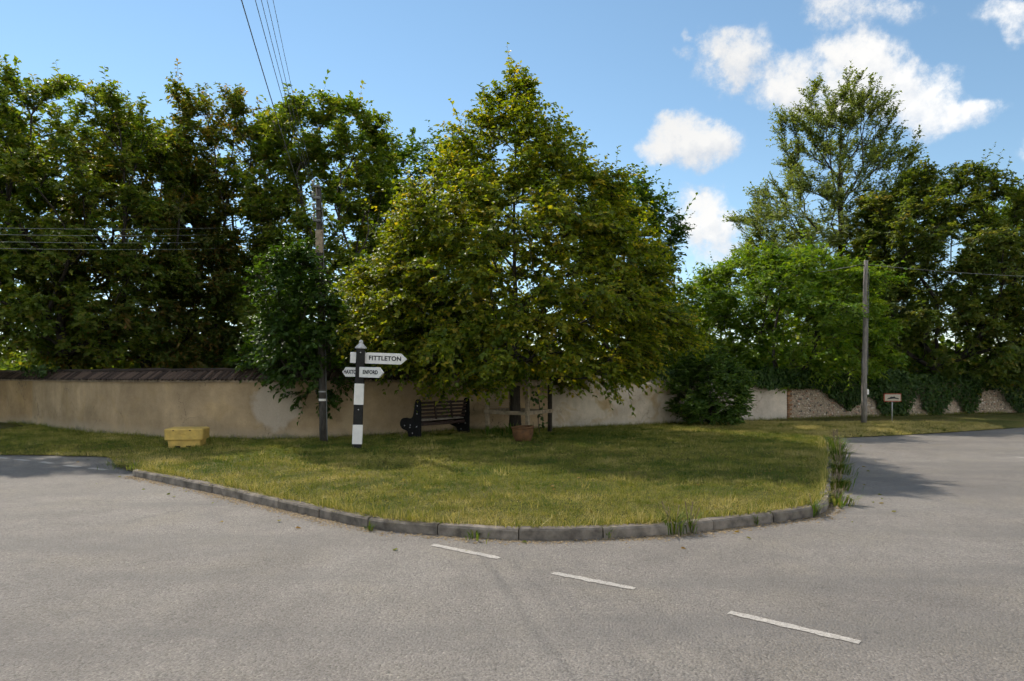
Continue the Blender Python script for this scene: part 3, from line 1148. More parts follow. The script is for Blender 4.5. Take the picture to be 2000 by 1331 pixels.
def tree(name, label, base, prof, lmat, bmat, seed, n_pts=600, shoots=7, per=11, leaf=.11, width=.62, L=(.35, .75), trunk_r=.16, trunk_top=.5,
         droop=.35, flat=.7, hang=.35, gap=.25, kite=False, spread=.8, lean=(0, 0), inner=.35, rough=.22, cat='tree', group=None, shell=.5, tint=(.45, .22), updir=.15, squash=1.0, bf=.45, leafless=False, leaders=45, lead=(.7, 1.25)):
    rg = np.random.default_rng(seed)
    bx, by = base
    bz = H(bx, by) - .05
    zs = np.array([p[0] for p in prof])
    rs = np.array([p[1] for p in prof])
    top = zs[-1]
    # points through the crown
    cand = n_pts * 6
    z = rg.uniform(zs[0], zs[-1], cand)
    rr = np.interp(z, zs, rs)
    a = rg.uniform(0, 2 * math.pi, cand)
    bump_ = 1 + rough * (np.sin(3 * a + z * 1.7 + seed) * .5 + np.sin(5 * a - z * 2.9 + 2 * seed) * .5 + np.sin(2 * a + z * 4.1 + seed * .7) * .5)
    u = rg.random(cand)
    q = np.sqrt(inner ** 2 + (1 - inner ** 2) * u ** shell)
    keep = rg.random(cand) < (rr / rs.max()) ** 1.6 + .02
    # clear pockets where the background shows through
    ho = rg.uniform(0, 6.28, 6)
    pocket = np.sin(a * 4 + z * 1.3 + ho[0]) + np.sin(z * 3.1 - a * 2 + ho[1]) + np.sin(z * 5.3 + a * 3 + ho[2])
    keep &= pocket > -1.75 + gap * 1.6
    z, rr, a, bump_, q = [v[keep][:n_pts] for v in (z, rr, a, bump_, q)]
    hrel = z / top
    pts = np.stack([bx + lean[0] * hrel + np.cos(a) * rr * q * bump_, by + lean[1] * hrel + np.sin(a) * rr * q * bump_ * squash, z + rg.normal(0, .05, len(z))], 1)
    nt_ = 14
    tz = np.linspace(0, 1, nt_)
    trunk = np.stack([bx + lean[0] * tz * trunk_top + rg.normal(0, .03, nt_) * tz * 2, by + lean[1] * tz * trunk_top + rg.normal(0, .03, nt_) * tz * 2, bz + (top * trunk_top - bz) * tz], 1)
    trunk[0, :2] = (bx, by)
    P, par, cnt, order = grow(rg, trunk, pts, bf, clear=min(zs[0] * .95, trunk[-2, 2]))
    rad = np.maximum(trunk_r * (cnt / cnt[0]) ** .5, .006)
    root = empty(name, (bx, by, bz))
    tag(root, label, cat, group)
    off = np.array([bx, by, bz])
    # trunk
    mb = MB()
    tr = [float(x) for x in rad[:nt_]]
    tr[0] *= 1.5
    tr[1] *= 1.12
    mb.tube([Vector(p - off) for p in P[:nt_]], tr, 12)
    mb.build('trunk', bmat, root, smooth=True)
    # limbs, thick and thin
    oi = np.array(order)
    p0, p1 = P[par[oi]] - off, P[oi] - off
    r1 = rad[oi]
    r0 = np.minimum(rad[par[oi]], r1 * 1.35)
    v1, f1 = tubes(p0, p1, r0, r1, 5)
    # shoots
    tips = oi[cnt[oi] <= 7]
    S = np.repeat(tips, shoots)
    ns = len(S)
    ax = np.column_stack([P[S, 0] - bx - lean[0] * P[S, 2] / top, P[S, 1] - by - lean[1] * P[S, 2] / top, (P[S, 2] - (zs[0] + .35 * (top - zs[0]))) * .55])
    D = unit(ax) * .75 + unit(P[S] - P[par[S]]) * .35 + rg.normal(0, spread * .6, (ns, 3))
    D[:, 2] = D[:, 2] * flat + updir
    D = unit(D)
    Ls = rg.uniform(L[0], L[1], ns)
    O = P[par[S]] + (P[S] - P[par[S]]) * rg.uniform(.3, 1.0, ns)[:, None]
    dr_ = np.full(ns, droop)
    if leaders:
        # long leading twigs that break the outline
        tr_ = np.interp(P[tips, 2], zs, rs)
        rel = np.hypot(P[tips, 0] - bx - lean[0] * P[tips, 2] / top, P[tips, 1] - by - lean[1] * P[tips, 2] / top) / np.maximum(tr_, .2)
        score = rel + P[tips, 2] / top * .9 + rg.uniform(0, .35, len(tips))
        li = tips[np.argsort(-score)[:leaders * 2]][::2]
        axl_ = np.column_stack([P[li, 0] - bx, P[li, 1] - by, (P[li, 2] - (zs[0] + .3 * (top - zs[0]))) * .6])
        Dl = unit(unit(axl_) * .8 + np.array([[0, 0, .75]]) + rg.normal(0, .28, (len(li), 3)))
        D = np.concatenate([D, Dl])
        Ls = np.concatenate([Ls, rg.uniform(lead[0], lead[1], len(li))])
        O = np.concatenate([O, P[li]])
        dr_ = np.concatenate([dr_, np.full(len(li), .08)])
        ax = np.concatenate([ax, axl_])
        ns = len(D)
    end = O + D * Ls[:, None] + np.array([0, 0, -1.0]) * (dr_ * Ls)[:, None]
    v2, f2 = tubes(O - off, end - off, np.full(ns, .006), np.full(ns, .002), 3)
    vv = np.concatenate([v1, v2])
    ff = np.concatenate([f1, f2 + len(v1)])
    link('branches', np_mesh('branches', vv, ff, bmat, True), root)
    if leafless:
        return root
    # leaves along the shoots
    t = (np.arange(per)[None, :] + rg.uniform(.1, .9, (ns, per))) / per
    t = .12 + .9 * t
    pos = O[:, None] + D[:, None] * (Ls[:, None] * t)[..., None]
    pos[..., 2] -= (dr_ * Ls)[:, None] * t * t
    side = unit(np.cross(D, np.array([[0, 0, 1.0]])))
    sg = np.where(np.arange(per) % 2 == 0, 1.0, -1.0)[None, :, None]
    axl = D[:, None] * .6 + side[:, None] * sg * .75 + rg.normal(0, .35, (ns, per, 3))
    axl[..., 2] -= hang
    axl = unit(axl.reshape(-1, 3))
    nm = rg.normal(0, .45, (ns * per, 3)) + np.array([[0, 0, 1.0]]) + np.repeat(unit(ax), per, 0) * .5
    nm = unit(nm)
    size = leaf * rg.uniform(.6, 1.25, ns * per) * np.repeat(rg.uniform(.8, 1.15, ns), per)
    pos = pos.reshape(-1, 3) - off
    drop = rg.random(len(pos)) > .06
    vl, fl, K = leaf_geo(rg, pos[drop], axl[drop], nm[drop], size[drop], width, kite=kite)
    tn = np.repeat(rg.normal(tint[0], tint[1] * .8, ns), per) + rg.normal(0, tint[1] * .7, ns * per)
    tn = np.clip(tn[drop], 0, 1)
    cr_ = link('crown', np_mesh('crown', vl, fl, lmat, False, {'tint': np.repeat(tn, K)}), root)
    return root


def prof_px(cy_list, Y):
    """crown profile from photo rows and half widths at depth Y"""
    k = Y / FPX
    out = [(EYE + (HORIZON - y) * k, max(.05, w * k)) for y, w in cy_list]
    return sorted(out)


def bx_(px, Y):
    return ((px - 1000) * Y / FPX, Y)


# the tree on the green
tree('lime_tree', 'broad yellow green tree on the green above the bench and timber guard', (.08, 16.9),
     [(1.45, 2.4), (1.85, 3.4), (2.5, 3.8), (3.4, 3.85), (4.4, 3.5), (5.3, 2.95), (6.2, 2.25), (7.0, 1.65), (7.7, 1.2), (8.2, .75), (8.7, .35), (9.1, .1)],
     L_LIME, M['bark_dark'], 5, n_pts=1300, shoots=10, per=12, leaf=.112, width=.7, L=(.35, .8), trunk_r=.115, trunk_top=.85, droop=.3, flat=.6, hang=.4,
     gap=-.8, rough=.12, tint=(.44, .27), updir=.15, bf=.4, inner=.15, leaders=120, lead=(.4, .95), kite=True)
ROW = 'trees behind the left wall'
# the row behind the wall, left to right
tree('maple_tree', 'tall olive green tree with a broad pale top behind the left wall', bx_(125, 21.3), prof_px([(690, 160), (640, 185), (520, 200), (400, 200), (300, 190), (240, 170), (205, 125), (180, 40)], 21.3),
     L_GREEN, M['bark_dark'], 11, n_pts=1100, shoots=8, per=10, leaf=.15, L=(.35, .75), trunk_r=.2, trunk_top=.45, gap=.0, updir=.3, group=ROW, tint=(.55, .25), rough=.2, leaders=30, lead=(.4, .9), kite=True)
tree('chestnut_tree', 'rust brown leaved tree overhanging the tiled wall coping', bx_(285, 23.5), prof_px([(712, 140), (640, 150), (520, 165), (420, 150), (330, 115), (270, 75), (235, 25)], 23.5),
     L_BROWN, M['bark_dark'], 12, n_pts=900, shoots=8, per=9, leaf=.18, width=.5, L=(.35, .75), trunk_r=.17, trunk_top=.45, gap=.14, hang=.5, updir=.2, group=ROW, tint=(.42, .28), rough=.28, kite=True)
tree('chestnut_tree', 'open brownish tree with bare forked limbs left of the wired pole', bx_(425, 25.0), prof_px([(715, 100), (620, 110), (520, 95), (440, 85), (360, 100), (260, 90), (215, 75), (178, 35)], 25.0),
     L_BROWN, M['bark_dark'], 13, n_pts=720, shoots=7, per=9, leaf=.175, width=.55, L=(.35, .75), trunk_r=.15, trunk_top=.4, gap=.28, hang=.5, updir=.35, group=ROW, tint=(.42, .26), rough=.26, inner=.2, kite=True)
tree('maple_tree', 'tall green tree directly behind the pole carrying the overhead wires', bx_(630, 24.5), prof_px([(728, 140), (640, 140), (540, 130), (440, 135), (340, 130), (260, 110), (225, 85), (200, 35)], 24.5),
     L_GREEN, M['bark'], 14, n_pts=980, shoots=8, per=10, leaf=.175, L=(.4, .85), trunk_r=.17, trunk_top=.45, gap=.12, updir=.35, group=ROW, tint=(.54, .25), rough=.24, kite=True)
tree('ash_tree', 'lower green tree behind the left shoulder of the broad tree', bx_(840, 29.0), prof_px([(720, 90), (600, 120), (480, 120), (380, 105), (310, 80), (265, 35)], 29.0),
     L_HORN, M['bark_dark'], 15, n_pts=480, shoots=7, per=9, leaf=.2, L=(.4, .85), trunk_r=.16, trunk_top=.45, gap=.1, updir=.25, kite=True, tint=(.5, .22))
tree('elder_shrub', 'dark leafy shrub spilling over the wall top around the wired pole', bx_(628, 16.4), prof_px([(765, 30), (735, 60), (680, 66), (610, 60), (550, 45), (505, 18)], 15.6),
     L_HORN, M['bark_dark'], 16, n_pts=230, shoots=8, per=9, leaf=.13, width=.55, L=(.3, .6), trunk_r=.07, trunk_top=.45, gap=-.3, hang=.5, updir=.1, cat='shrub', tint=(.12, .16), rough=.2, kite=True, lean=(0, -2.2), leaders=20, lead=(.4, .7), inner=.1)
tree('elder_shrub', 'dark bush on the wall top left of the wired pole', bx_(570, 17.0), prof_px([(762, 25), (738, 50), (705, 58), (670, 50), (635, 22)], 16.6),
     L_HORN, M['bark_dark'], 26, n_pts=120, shoots=7, per=9, leaf=.13, width=.55, L=(.3, .6), trunk_r=.06, trunk_top=.45, gap=.05, hang=.5, cat='shrub', tint=(.25, .22), kite=True, lean=(0, -.9), leaders=15, lead=(.4, .7))
tree('elder_shrub', 'dark bush behind the wall between pole and broad tree', bx_(790, 18.9), prof_px([(760, 70), (700, 110), (620, 105), (560, 70), (520, 20)], 18.9),
     L_HORN, M['bark_dark'], 17, n_pts=260, shoots=7, per=9, leaf=.14, width=.55, L=(.3, .6), trunk_r=.06, trunk_top=.45, gap=.1, hang=.5, cat='shrub', tint=(.4, .25), kite=True)

# right of the tree on the green
tree('hornbeam_tree', 'dark green tree showing behind the right shoulder of the broad tree', bx_(1225, 24.0), prof_px([(720, 90), (620, 105), (520, 100), (440, 85), (390, 60), (350, 22)], 24.0),
     L_HORN, M['bark_dark'], 18, n_pts=420, shoots=7, per=9, leaf=.16, L=(.4, .8), trunk_r=.13, trunk_top=.5, gap=.1, updir=.35, kite=True, tint=(.3, .2))
tree('ash_tree', 'bright green bushy tree over the wall left of the grey pole', bx_(1515, 25.5), prof_px([(745, 140), (690, 170), (620, 180), (560, 160), (520, 115), (492, 45)], 25.5),
     L_BRIGHT, M['bark_dark'], 19, n_pts=800, shoots=9, per=11, leaf=.17, width=.46, L=(.4, .8), trunk_r=.13, trunk_top=.4, gap=.0, hang=.35, updir=.25, tint=(.5, .26), kite=True, rough=.24)
tree('larch_tree', 'very tall feathery conical tree standing against the clouds', bx_(1640, 33.0), prof_px([(700, 120), (560, 160), (480, 195), (430, 185), (380, 155), (330, 120), (280, 105), (230, 98), (190, 80), (165, 40)], 33.0),
     L_OLIVE, M['bark_dark'], 20, n_pts=1350, shoots=9, per=10, leaf=.155, width=.5, L=(.35, .85), trunk_r=.26, trunk_top=.93, gap=.12, droop=.1, flat=.95, hang=.1, updir=.3, kite=True, tint=(.45, .25), rough=.15, leaders=35, lead=(.5, .9), inner=.15, shell=.7)
tree('oak_tree', 'round bronze green tree behind the ivy wall right of the grey pole', bx_(1830, 29.0), prof_px([(745, 140), (660, 170), (560, 172), (470, 160), (400, 130), (355, 85), (328, 30)], 29.0),
     L_OAK, M['bark_dark'], 21, n_pts=1000, shoots=10, per=11, leaf=.165, L=(.4, .85), trunk_r=.2, trunk_top=.45, gap=-.3, updir=.2, kite=True, tint=(.38, .24), rough=.22)
tree('oak_tree', 'dark green tree cut off by the right edge', bx_(2040, 31.0), prof_px([(745, 110), (640, 130), (520, 130), (430, 110), (375, 70), (345, 20)], 31.0),
     L_GREEN, M['bark_dark'], 22, n_pts=600, shoots=8, per=10, leaf=.19, L=(.4, .85), trunk_r=.18, trunk_top=.45, gap=-.3, updir=.2, kite=True, tint=(.35, .22))
# shrub at the foot of the pale wall
tree('laurel_shrub', 'dark glossy shrub growing against the pale wall', (5.95, 20.5), [(.25, .75), (.6, 1.0), (1.1, 1.02), (1.6, .9), (2.0, .6), (2.35, .15)],
     L_SHRUB, M['bark_dark'], 23, n_pts=260, shoots=8, per=9, leaf=.12, width=.42, L=(.25, .5), trunk_r=.05, trunk_top=.5, gap=.0, hang=.25, updir=.3, droop=.2, cat='shrub', tint=(.45, .27), inner=.3, leaders=25, lead=(.4, .7))
tree('maple_tree', 'olive green tree half cut by the left edge', bx_(-45, 22.0), prof_px([(690, 130), (600, 150), (480, 150), (360, 140), (280, 115), (235, 75), (205, 25)], 22.0),
     L_GREEN, M['bark_dark'], 32, n_pts=560, shoots=8, per=9, leaf=.175, L=(.35, .75), trunk_r=.18, trunk_top=.45, gap=.0, updir=.3, group=ROW, tint=(.5, .25), rough=.2, leaders=25, lead=(.4, .9), kite=True)

# dense undergrowth along the back of the walls and the wood edge beyond: one mass
def thicket(name, label, pts, half, top, n, leaf, lmat, seed):
    rg = np.random.default_rng(seed)
    P_, q_ = resample(np.array(pts, float), .5)
    s = rg.uniform(0, q_[-1], n)
    cl = rg.uniform(0, q_[-1], 400)
    ch = rg.uniform(.25, 1.0, 400)
    j = rg.integers(0, 400, n)
    s = cl[j] + rg.normal(0, .5, n)
    x = np.interp(s, q_, P_[:, 0])
    y = np.interp(s, q_, P_[:, 1])
    rr = rg.random(n) ** .5
    z = .05 + ch[j] * top * (.3 + .7 * rg.random(n)) * (.7 + .3 * np.sin(s * .7 + seed))
    y = y + rg.normal(0, half * .5, n)
    x = x + rg.normal(0, .5, n)
    ax = unit(rg.normal(0, .8, (n, 3)) + np.array([[0, 0, .1]]))
    nm = unit(rg.normal(0, .5, (n, 3)) + np.array([[0, -.5, .8]]))
    vl, fl, K = leaf_geo(rg, np.column_stack([x, y, z]), ax, nm, leaf * rg.uniform(.6, 1.3, n), .65, kite=True)
    o = link(name, np_mesh(name, vl, fl, lmat, False, {'tint': np.repeat(np.clip(rg.normal(.5, .25, n), 0, 1), K)}))
    tag(o, label, 'undergrowth', kind='stuff')


thicket('undergrowth', 'tangled undergrowth filling the space behind the left wall', [(-26, 32), (-16, 27), (-9, 24.5), (0, 23.5), (6, 25)], 1.8, 4.8, 36000, .25, L_GREEN, 71)
thicket('undergrowth', 'tangled undergrowth filling the space behind the right wall', [(4, 26), (10, 28), (18, 31), (27, 34)], 1.8, 3.6, 24000, .26, L_BRIGHT, 72)
thicket('far_woodland', 'distant line of woodland beyond the gardens', [(-90, 85), (-30, 78), (30, 78), (95, 88)], 5, 6.5, 26000, 1.0, L_GREEN, 73)


# ------------------------------------------------------------------ ivy on the walls
def ivy(name, label, px0, px1, low, top_z, n, seed, off=.02, top_var=.06):
    rg = np.random.default_rng(seed)
    s0, s1 = wall_at_px(px0), wall_at_px(px1)
    root = empty(name, (*wall_xy((s0 + s1) / 2), 0))
    tag(root, label, 'ivy')
    base = np.array([*wall_xy((s0 + s1) / 2), 0])
    m = n * 3
    s = rg.uniform(s0, s1, m)
    u = WALL[:, 0] / WALL[:, 1] * FPX + 1000
    px = np.interp(s, WS, u)
    Yd = np.interp(s, WS, WALL[:, 1])
    lowpx = np.interp(px, [a for a, b in low], [b for a, b in low]) - 3
    lz = EYE + (HORIZON - lowpx) * Yd / FPX + rg.normal(0, .02, m)
    tz = top_z + top_var * np.sin(s * 3.1 + seed) + .5 * top_var * np.sin(s * 7.7)
    z = rg.uniform(0, 1, m) * (tz + .12 - .05) + .05
    k = z > lz
    s, z, tz = s[k][:n], z[k][:n], tz[k][:n]
    front = rg.random(len(s)) < .72
    bul = .10 + .10 * np.sin(s * 2.3) * np.sin(z * 4 + s)
    o_ = np.where(front, off + np.abs(rg.normal(0, .05, len(s))) + np.maximum(0, bul) * (z / 1.4), rg.uniform(-.4, .2, len(s)))
    z = np.where(front, z, tz + rg.normal(.02, .07, len(s)))
    x, y = wall_xy(s, o_)
    wn_ = np.column_stack([np.interp(s, WS, WN[:, 0]), np.interp(s, WS, WN[:, 1]), np.zeros(len(s))])
    pos = np.column_stack([x, y, z]) - base
    ax = unit(rg.normal(0, .45, (len(s), 3)) + np.array([[0, 0, -.8]]) + wn_ * .35)
    nm = unit(wn_ * .9 + np.array([[0, 0, .6]]) + rg.normal(0, .4, (len(s), 3)))
    vl, fl, K = leaf_geo(rg, pos, ax, nm, rg.uniform(.06, .13, len(s)), .8, kite=True)
    tn = np.clip(rg.normal(.45, .25, len(s)), 0, 1)
    link('foliage', np_mesh('foliage', vl, fl, L_DARK, False, {'tint': np.repeat(tn, K)}), root)
    for sq in np.arange(s0 + .2, s1 - .1, .55):
        pp = []
        for zz in np.linspace(.05, top_z - .1, 6):
            xx, yy = wall_xy(sq + rg.normal(0, .05), off + .012)
            pp.append(Vector((xx, yy, zz)) - Vector(base))
        # stems only where the leaves hang to the ground
        if np.interp(np.interp(sq, WS, u), [a for a, b in low], [b for a, b in low]) > 812:
            MB().tube(pp, .012, 5).build('stem', M['bark_dark'], root)
    return root


ivy('ivy', 'ivy capping the plain rendered wall beside the dark shrub', 1440, 1560, [(1440, 745), (1470, 755), (1490, 762), (1520, 756), (1560, 760)], 1.72, 3200, 41, .05)
ivy('ivy', 'ivy hanging down the flint wall around the grey pole', 1545, 1760,
    [(1545, 758), (1600, 762), (1615, 776), (1640, 790), (1655, 805), (1665, 795), (1690, 775), (1705, 778), (1715, 805), (1740, 822), (1760, 824)], 1.66, 7200, 42)
ivy('ivy', 'ivy draped in points over the flint wall at the right edge', 1745, 2080,
    [(1745, 824), (1765, 818), (1787, 768), (1800, 800), (1825, 818), (1835, 815), (1857, 775), (1872, 790), (1885, 815), (1905, 800), (1915, 762), (1945, 762), (1965, 790), (1990, 812), (2080, 820)], 1.5, 11000, 43)
ivy('ivy', 'small clump of ivy on the tiled coping at far left', 60, 118, [(60, 735), (90, 738), (118, 733)], 1.8, 500, 44, .06, .03)
ivy('ivy', 'ivy on the ragged pale wall top left of the shrub', 1275, 1345, [(1275, 738), (1310, 742), (1345, 780)], 1.75, 900, 45, .04)


# ------------------------------------------------------------------ grass blades
def blades(name, label, x, y, h, w, lean, tint_, seed, parent=None, z=None, lenv=.35):
    rg = np.random.default_rng(seed)
    n = len(x)
    z = hgt(x, y) if z is None else z
    a = rg.uniform(0, 2 * math.pi, n)
    la = rg.uniform(0, 2 * math.pi, n)
    ll = np.abs(rg.normal(0, lean, n))
    hh = h * rg.uniform(1 - lenv, 1 + lenv, n)
    dx, dy = np.cos(a) * w / 2, np.sin(a) * w / 2
    tx, ty = np.cos(la) * ll * hh, np.sin(la) * ll * hh
    th = hh / np.sqrt(1 + ll * ll)
    v = np.stack([np.column_stack([x - dx, y - dy, z - .005]), np.column_stack([x + dx, y + dy, z - .005]), np.column_stack([x + tx, y + ty, z + th])], 1)
    o = link(name, np_mesh(name, v.reshape(-1, 3), np.arange(n * 3).reshape(-1, 3), M['grass'], False, {'tint': np.repeat(np.clip(tint_, 0, 1), 3)}), parent)
    if parent is None:
        tag(o, label, 'grass', kind='stuff')
    return o


dry = sines(rng, 8, .5, 1.6)
dry2 = sines(rng, 10, 2.5, 7.0)
dry3 = sines(np.random.default_rng(77), 14, 9.0, 30.0)


def scatter(n, x0, x1, y0, y1, seed, dmin=.0):
    rg = np.random.default_rng(seed)
    # denser towards the viewer
    y = y0 + (y1 - y0) * rg.random(n) ** 1.35
    x = rg.uniform(x0, x1, n)
    k = in_poly(x, y, POLY)
    # only what the wall does not hide
    wy = np.interp(x, WALL[:, 0], WALL[:, 1])
    k &= y < wy - .03
    k &= np.abs(x / y) < .83
    return x[k], y[k], rg


x, y, rg = scatter(760000, -14, 15, 6.6, 22, 51)
d, _ = edge_dist(x, y)
far_f = np.clip((y - 7) / 10, 0, 1)
dn = dry(x, y)
d3 = dry3(x, y)
tn = .43 + .15 * dn + .18 * dry2(x, y) + .17 * d3 + rg.normal(0, .13, len(x)) + .10 * np.exp(-d / .35) + .35 * np.exp(-d / .3) * (np.interp(x, [-8, -6.5, 3.5, 8], [1, 0, 0, 1]))
tn += .5 * (1 / (1 + np.exp(-(x - 6.0) * 2))) * (1 / (1 + np.exp(-(y - 17.6) * 4)))
tn += .5 * np.exp(-((x + 6.2) ** 2 + (y - 12.1) ** 2) / .7)
hh = (.040 + .010 * dry2(x, y) - .016 * d3 + .008 * rg.normal(0, 1, len(x))) * (1 + .25 * far_f) + .03 * np.exp(-d / .12) * rg.random(len(x))
hh = np.maximum(hh, .018)
blades('mown_grass', 'short mown grass covering the green and verges', x, y, hh, .007 + .007 * far_f, 1.5, tn, 52)
# longer tufts scattered through it and along wall and kerb
rg = np.random.default_rng(60)
cx = rg.uniform(-13, 14, 5200)
cy = rg.uniform(6.7, 21, 5200)
k_ = in_poly(cx, cy, POLY) & (cy < np.interp(cx, WALL[:, 0], WALL[:, 1]) - .03)
cx, cy = cx[k_], cy[k_]
m = 22
x = (cx[:, None] + rg.normal(0, .05, (len(cx), m))).ravel()
y = (cy[:, None] + rg.normal(0, .05, (len(cx), m))).ravel()
tn = np.repeat(rg.normal(.36, .32, len(cx)), m) + rg.normal(0, .08, len(x))
h_ = np.repeat(rg.uniform(.045, .095, len(cx)), m)
sw = wall_at_px(20), wall_at_px(1960)
s = rg.uniform(sw[0], sw[1], 9000)
wx, wy = wall_xy(s, .03 + np.abs(rg.normal(0, .07, 9000)))
s2 = rg.uniform(0, KL, 15000)
clump = .5 + .5 * np.sin(s2 * 3.7) * np.sin(s2 * 1.3 + 2)
k_ = rg.random(15000) < clump * np.interp(s2, [0, 5, 7.5, KL], [1.0, 1.0, .5, .6])
s2 = s2[k_]
ko = KW - .06 + np.abs(rg.normal(0, .06, len(s2)))
kx = np.interp(s2, seg, kerb_line[:, 0]) + np.interp(s2, seg, nrm[:, 0]) * ko
ky = np.interp(s2, seg, kerb_line[:, 1]) + np.interp(s2, seg, nrm[:, 1]) * ko
X = np.concatenate([x, wx, kx])
Yv = np.concatenate([y, wy, ky])
T = np.concatenate([tn, rg.normal(.3, .2, len(wx)), rg.normal(.6, .27, len(kx))])
Hh = np.concatenate([h_, rg.uniform(.06, .17, len(wx)), rg.uniform(.06, .17, len(kx))])
blades('grass_tufts', 'longer tufts of grass along the kerb and wall foot', X, Yv, Hh, .010, 1.15, T, 61)

# ------------------------------------------------------------------ fingerpost
def text_mesh(body, size, bold=.028):
    cu = bpy.data.curves.new('lettering', 'FONT')
    cu.body = body
    cu.size = size
    cu.align_x = 'CENTER'
    cu.align_y = 'CENTER'
    cu.extrude = .002
    cu.offset = bold * size
    cu.space_character = 1.08
    ob = bpy.data.objects.new('lettering_tmp', cu)
    COL.objects.link(ob)
    dg = bpy.context.evaluated_depsgraph_get()
    me = bpy.data.meshes.new_from_object(ob.evaluated_get(dg))
    bpy.data.objects.remove(ob)
    bpy.data.curves.remove(cu)
    me.materials.clear()
    me.materials.append(M['letter'])
    return me


def basis(xv, zv, origin):
    """matrix with local x along xv, local z along zv"""
    xv, zv = Vector(xv).normalized(), Vector(zv).normalized()
    yv = zv.cross(xv).normalized()
    m = Matrix((xv, yv, zv)).transposed().to_4x4()
    m.translation = origin
    return m


fp = G(697, 880, .13)
fp.z = H(fp.x, fp.y) - .02
post = empty('fingerpost', fp)
tag(post, 'black and white banded timber fingerpost on the green', 'signpost')
post.rotation_euler = (0, R(2.2), R(12))
KP = fp.y / FPX


def zpx(py):
    return EYE + (HORIZON - py) * KP - fp.z


bands = [(zpx(884), zpx(867), M['black'], .088, .088, 'post_band'), (zpx(867), zpx(829.5), M['white'], .098, .098, 'post_band'), (zpx(829.5), zpx(790.5), M['black'], .094, .092, 'post_band'),
         (zpx(790.5), zpx(749.5), M['white'], .096, .094, 'post_band'), (zpx(749.5), zpx(681), M['black'], .091, .084, 'post_band')]


def sq(r, z, ch=.16):
    c = r * (1 - ch)
    return [(r, c, z), (c, r, z), (-c, r, z), (-r, c, z), (-r, -c, z), (-c, -r, z), (c, -r, z), (r, -c, z)]


for (z0, z1, mt, r0, r1, nm_) in bands:
    vs = sq(r0, z0) + sq(r1, z1)
    fs = [(i, (i + 1) % 8, 8 + (i + 1) % 8, 8 + i) for i in range(8)] + [tuple(range(8))[::-1], tuple(range(8, 16))]
    MB().add(vs, fs).build(nm_, mt, post)
zc = zpx(681)
cap_prof = [(.112, zc), (.116, zc + .022), (.095, zc + .04), (.055, zc + .085), (.040, zc + .10), (.042, zc + .115), (.044, zc + .135), (.030, zc + .16), (.008, zc + .172)]
MB().lathe(cap_prof, n=8).build('cap', M['cap'], post, smooth=False)


def finger(direction, z_mid, length, height, back, word, tsize, tx, offs, end=True):
    """a board along a horizontal direction from -back to length, pointed at its far end"""
    d = Vector((direction[0], direction[1], 0)).normalized()
    up = Vector((0, 0, 1))
    poly = [(-back, -height / 2), (length - height * .55, -height / 2), (length, 0), (length - height * .55, height / 2), (-back, height / 2)]
    nn = d.cross(up)           # faces the camera when d points right
    if nn.y > 0:
        nn = -nn
    org = nn * offs + Vector((0, 0, z_mid))
    mb = MB()
    mb.prism(poly, org, d, up, .035)
    o = mb.build('finger_board', M['white'], post, bevel=.003)
    w = link('lettering', text_mesh(word, tsize), o)
    rd = d if d.x > 0 else -d
    w.matrix_local = basis(rd, nn, org + d * tx + nn * .0205)
    return o


post_rot = Matrix.Rotation(R(-12), 3, 'Z')


def dirn(x, y):
    return tuple((post_rot @ Vector((x, y, 0))))[:2]


h_top = 21.5 * KP
finger(dirn(1, -.12), (zpx(698) + zpx(700)) / 2, 93 * KP, h_top, 21 * KP, 'FITTLETON', .122, .50, -.02)
finger(dirn(.8, -.6), zpx(727), .74, 20 * KP, -.02, 'ENFORD', .105, .38, .05)
finger(dirn(-.8, .6), zpx(727.5), .56, 19 * KP, -.02, 'HAXTON', .105, .27, -.03)
for zz in (zpx(689), zpx(800)):
    m_ = MB().lathe([(.012, 0), (.012, .006), (.004, .009)], n=8)
    o = m_.build('bolt', M['cap'], post)
    o.location = (0, -.092, zz)
    o.rotation_euler = (R(90), 0, 0)

# ------------------------------------------------------------------ bench, seen from behind its left end
bp = G(822, 857, .20)
bp.z = H(bp.x, bp.y) - .02
bench = empty('bench', bp)
tag(bench, 'dark slatted bench with black end panels under the broad tree', 'bench')
bl = Vector((.62, .785, 0)).normalized()          # along the bench, away from the viewer
bfw = Vector((-.785, .62, 0)).normalized()        # the way it faces
UP = Vector((0, 0, 1))
BL = 1.62
outline = [(0, 0), (0, .80), (.015, .855), (.055, .885), (.11, .885), (.15, .86), (.165, .82), (.205, .62), (.245, .50), (.29, .455), (.36, .445), (.46, .462), (.56, .452),
           (.63, .41), (.665, .34), (.655, .27), (.61, .215), (.55, .19), (.47, .175), (.42, .15), (.395, .10), (.39, 0)]
for i, kx_ in enumerate((0.0, BL)):
    mb = MB()
    mb.prism(outline, bl * kx_, bfw, UP, .055)
    pnl = mb.build('end_panel', M['plastic_black'], bench, bevel=.008)
    for (u_, v_) in [(.075, .74), (.09, .56), (.10, .27), (.31, .30), (.32, .245), (.50, .28), (.24, .12)]:
        c_ = bl * (kx_ - .031) + bfw * u_ + UP * v_
        b_o = MB().lathe([(.011, 0), (.011, .004), (.004, .006)], n=8).build('bolt', M['bolt'], pnl)
        b_o.matrix_local = basis(bfw, -bl, c_)
bm_mat = basis(bl, UP, Vector((0, 0, 0)))
r3 = bm_mat.to_3x3()
for k in range(5):
    v_ = .47 + k * .083
    u_ = .125 - (v_ - .4) * .12
    c_ = bl * (BL / 2) + bfw * u_ + UP * v_
    tilt = r3 @ Matrix.Rotation(R(-8), 3, 'X')
    MB().box((0, 0, 0), (BL - .05, .028, .052), M=tilt).build('back_slat', M['slat'], bench, bevel=.004, loc=c_)
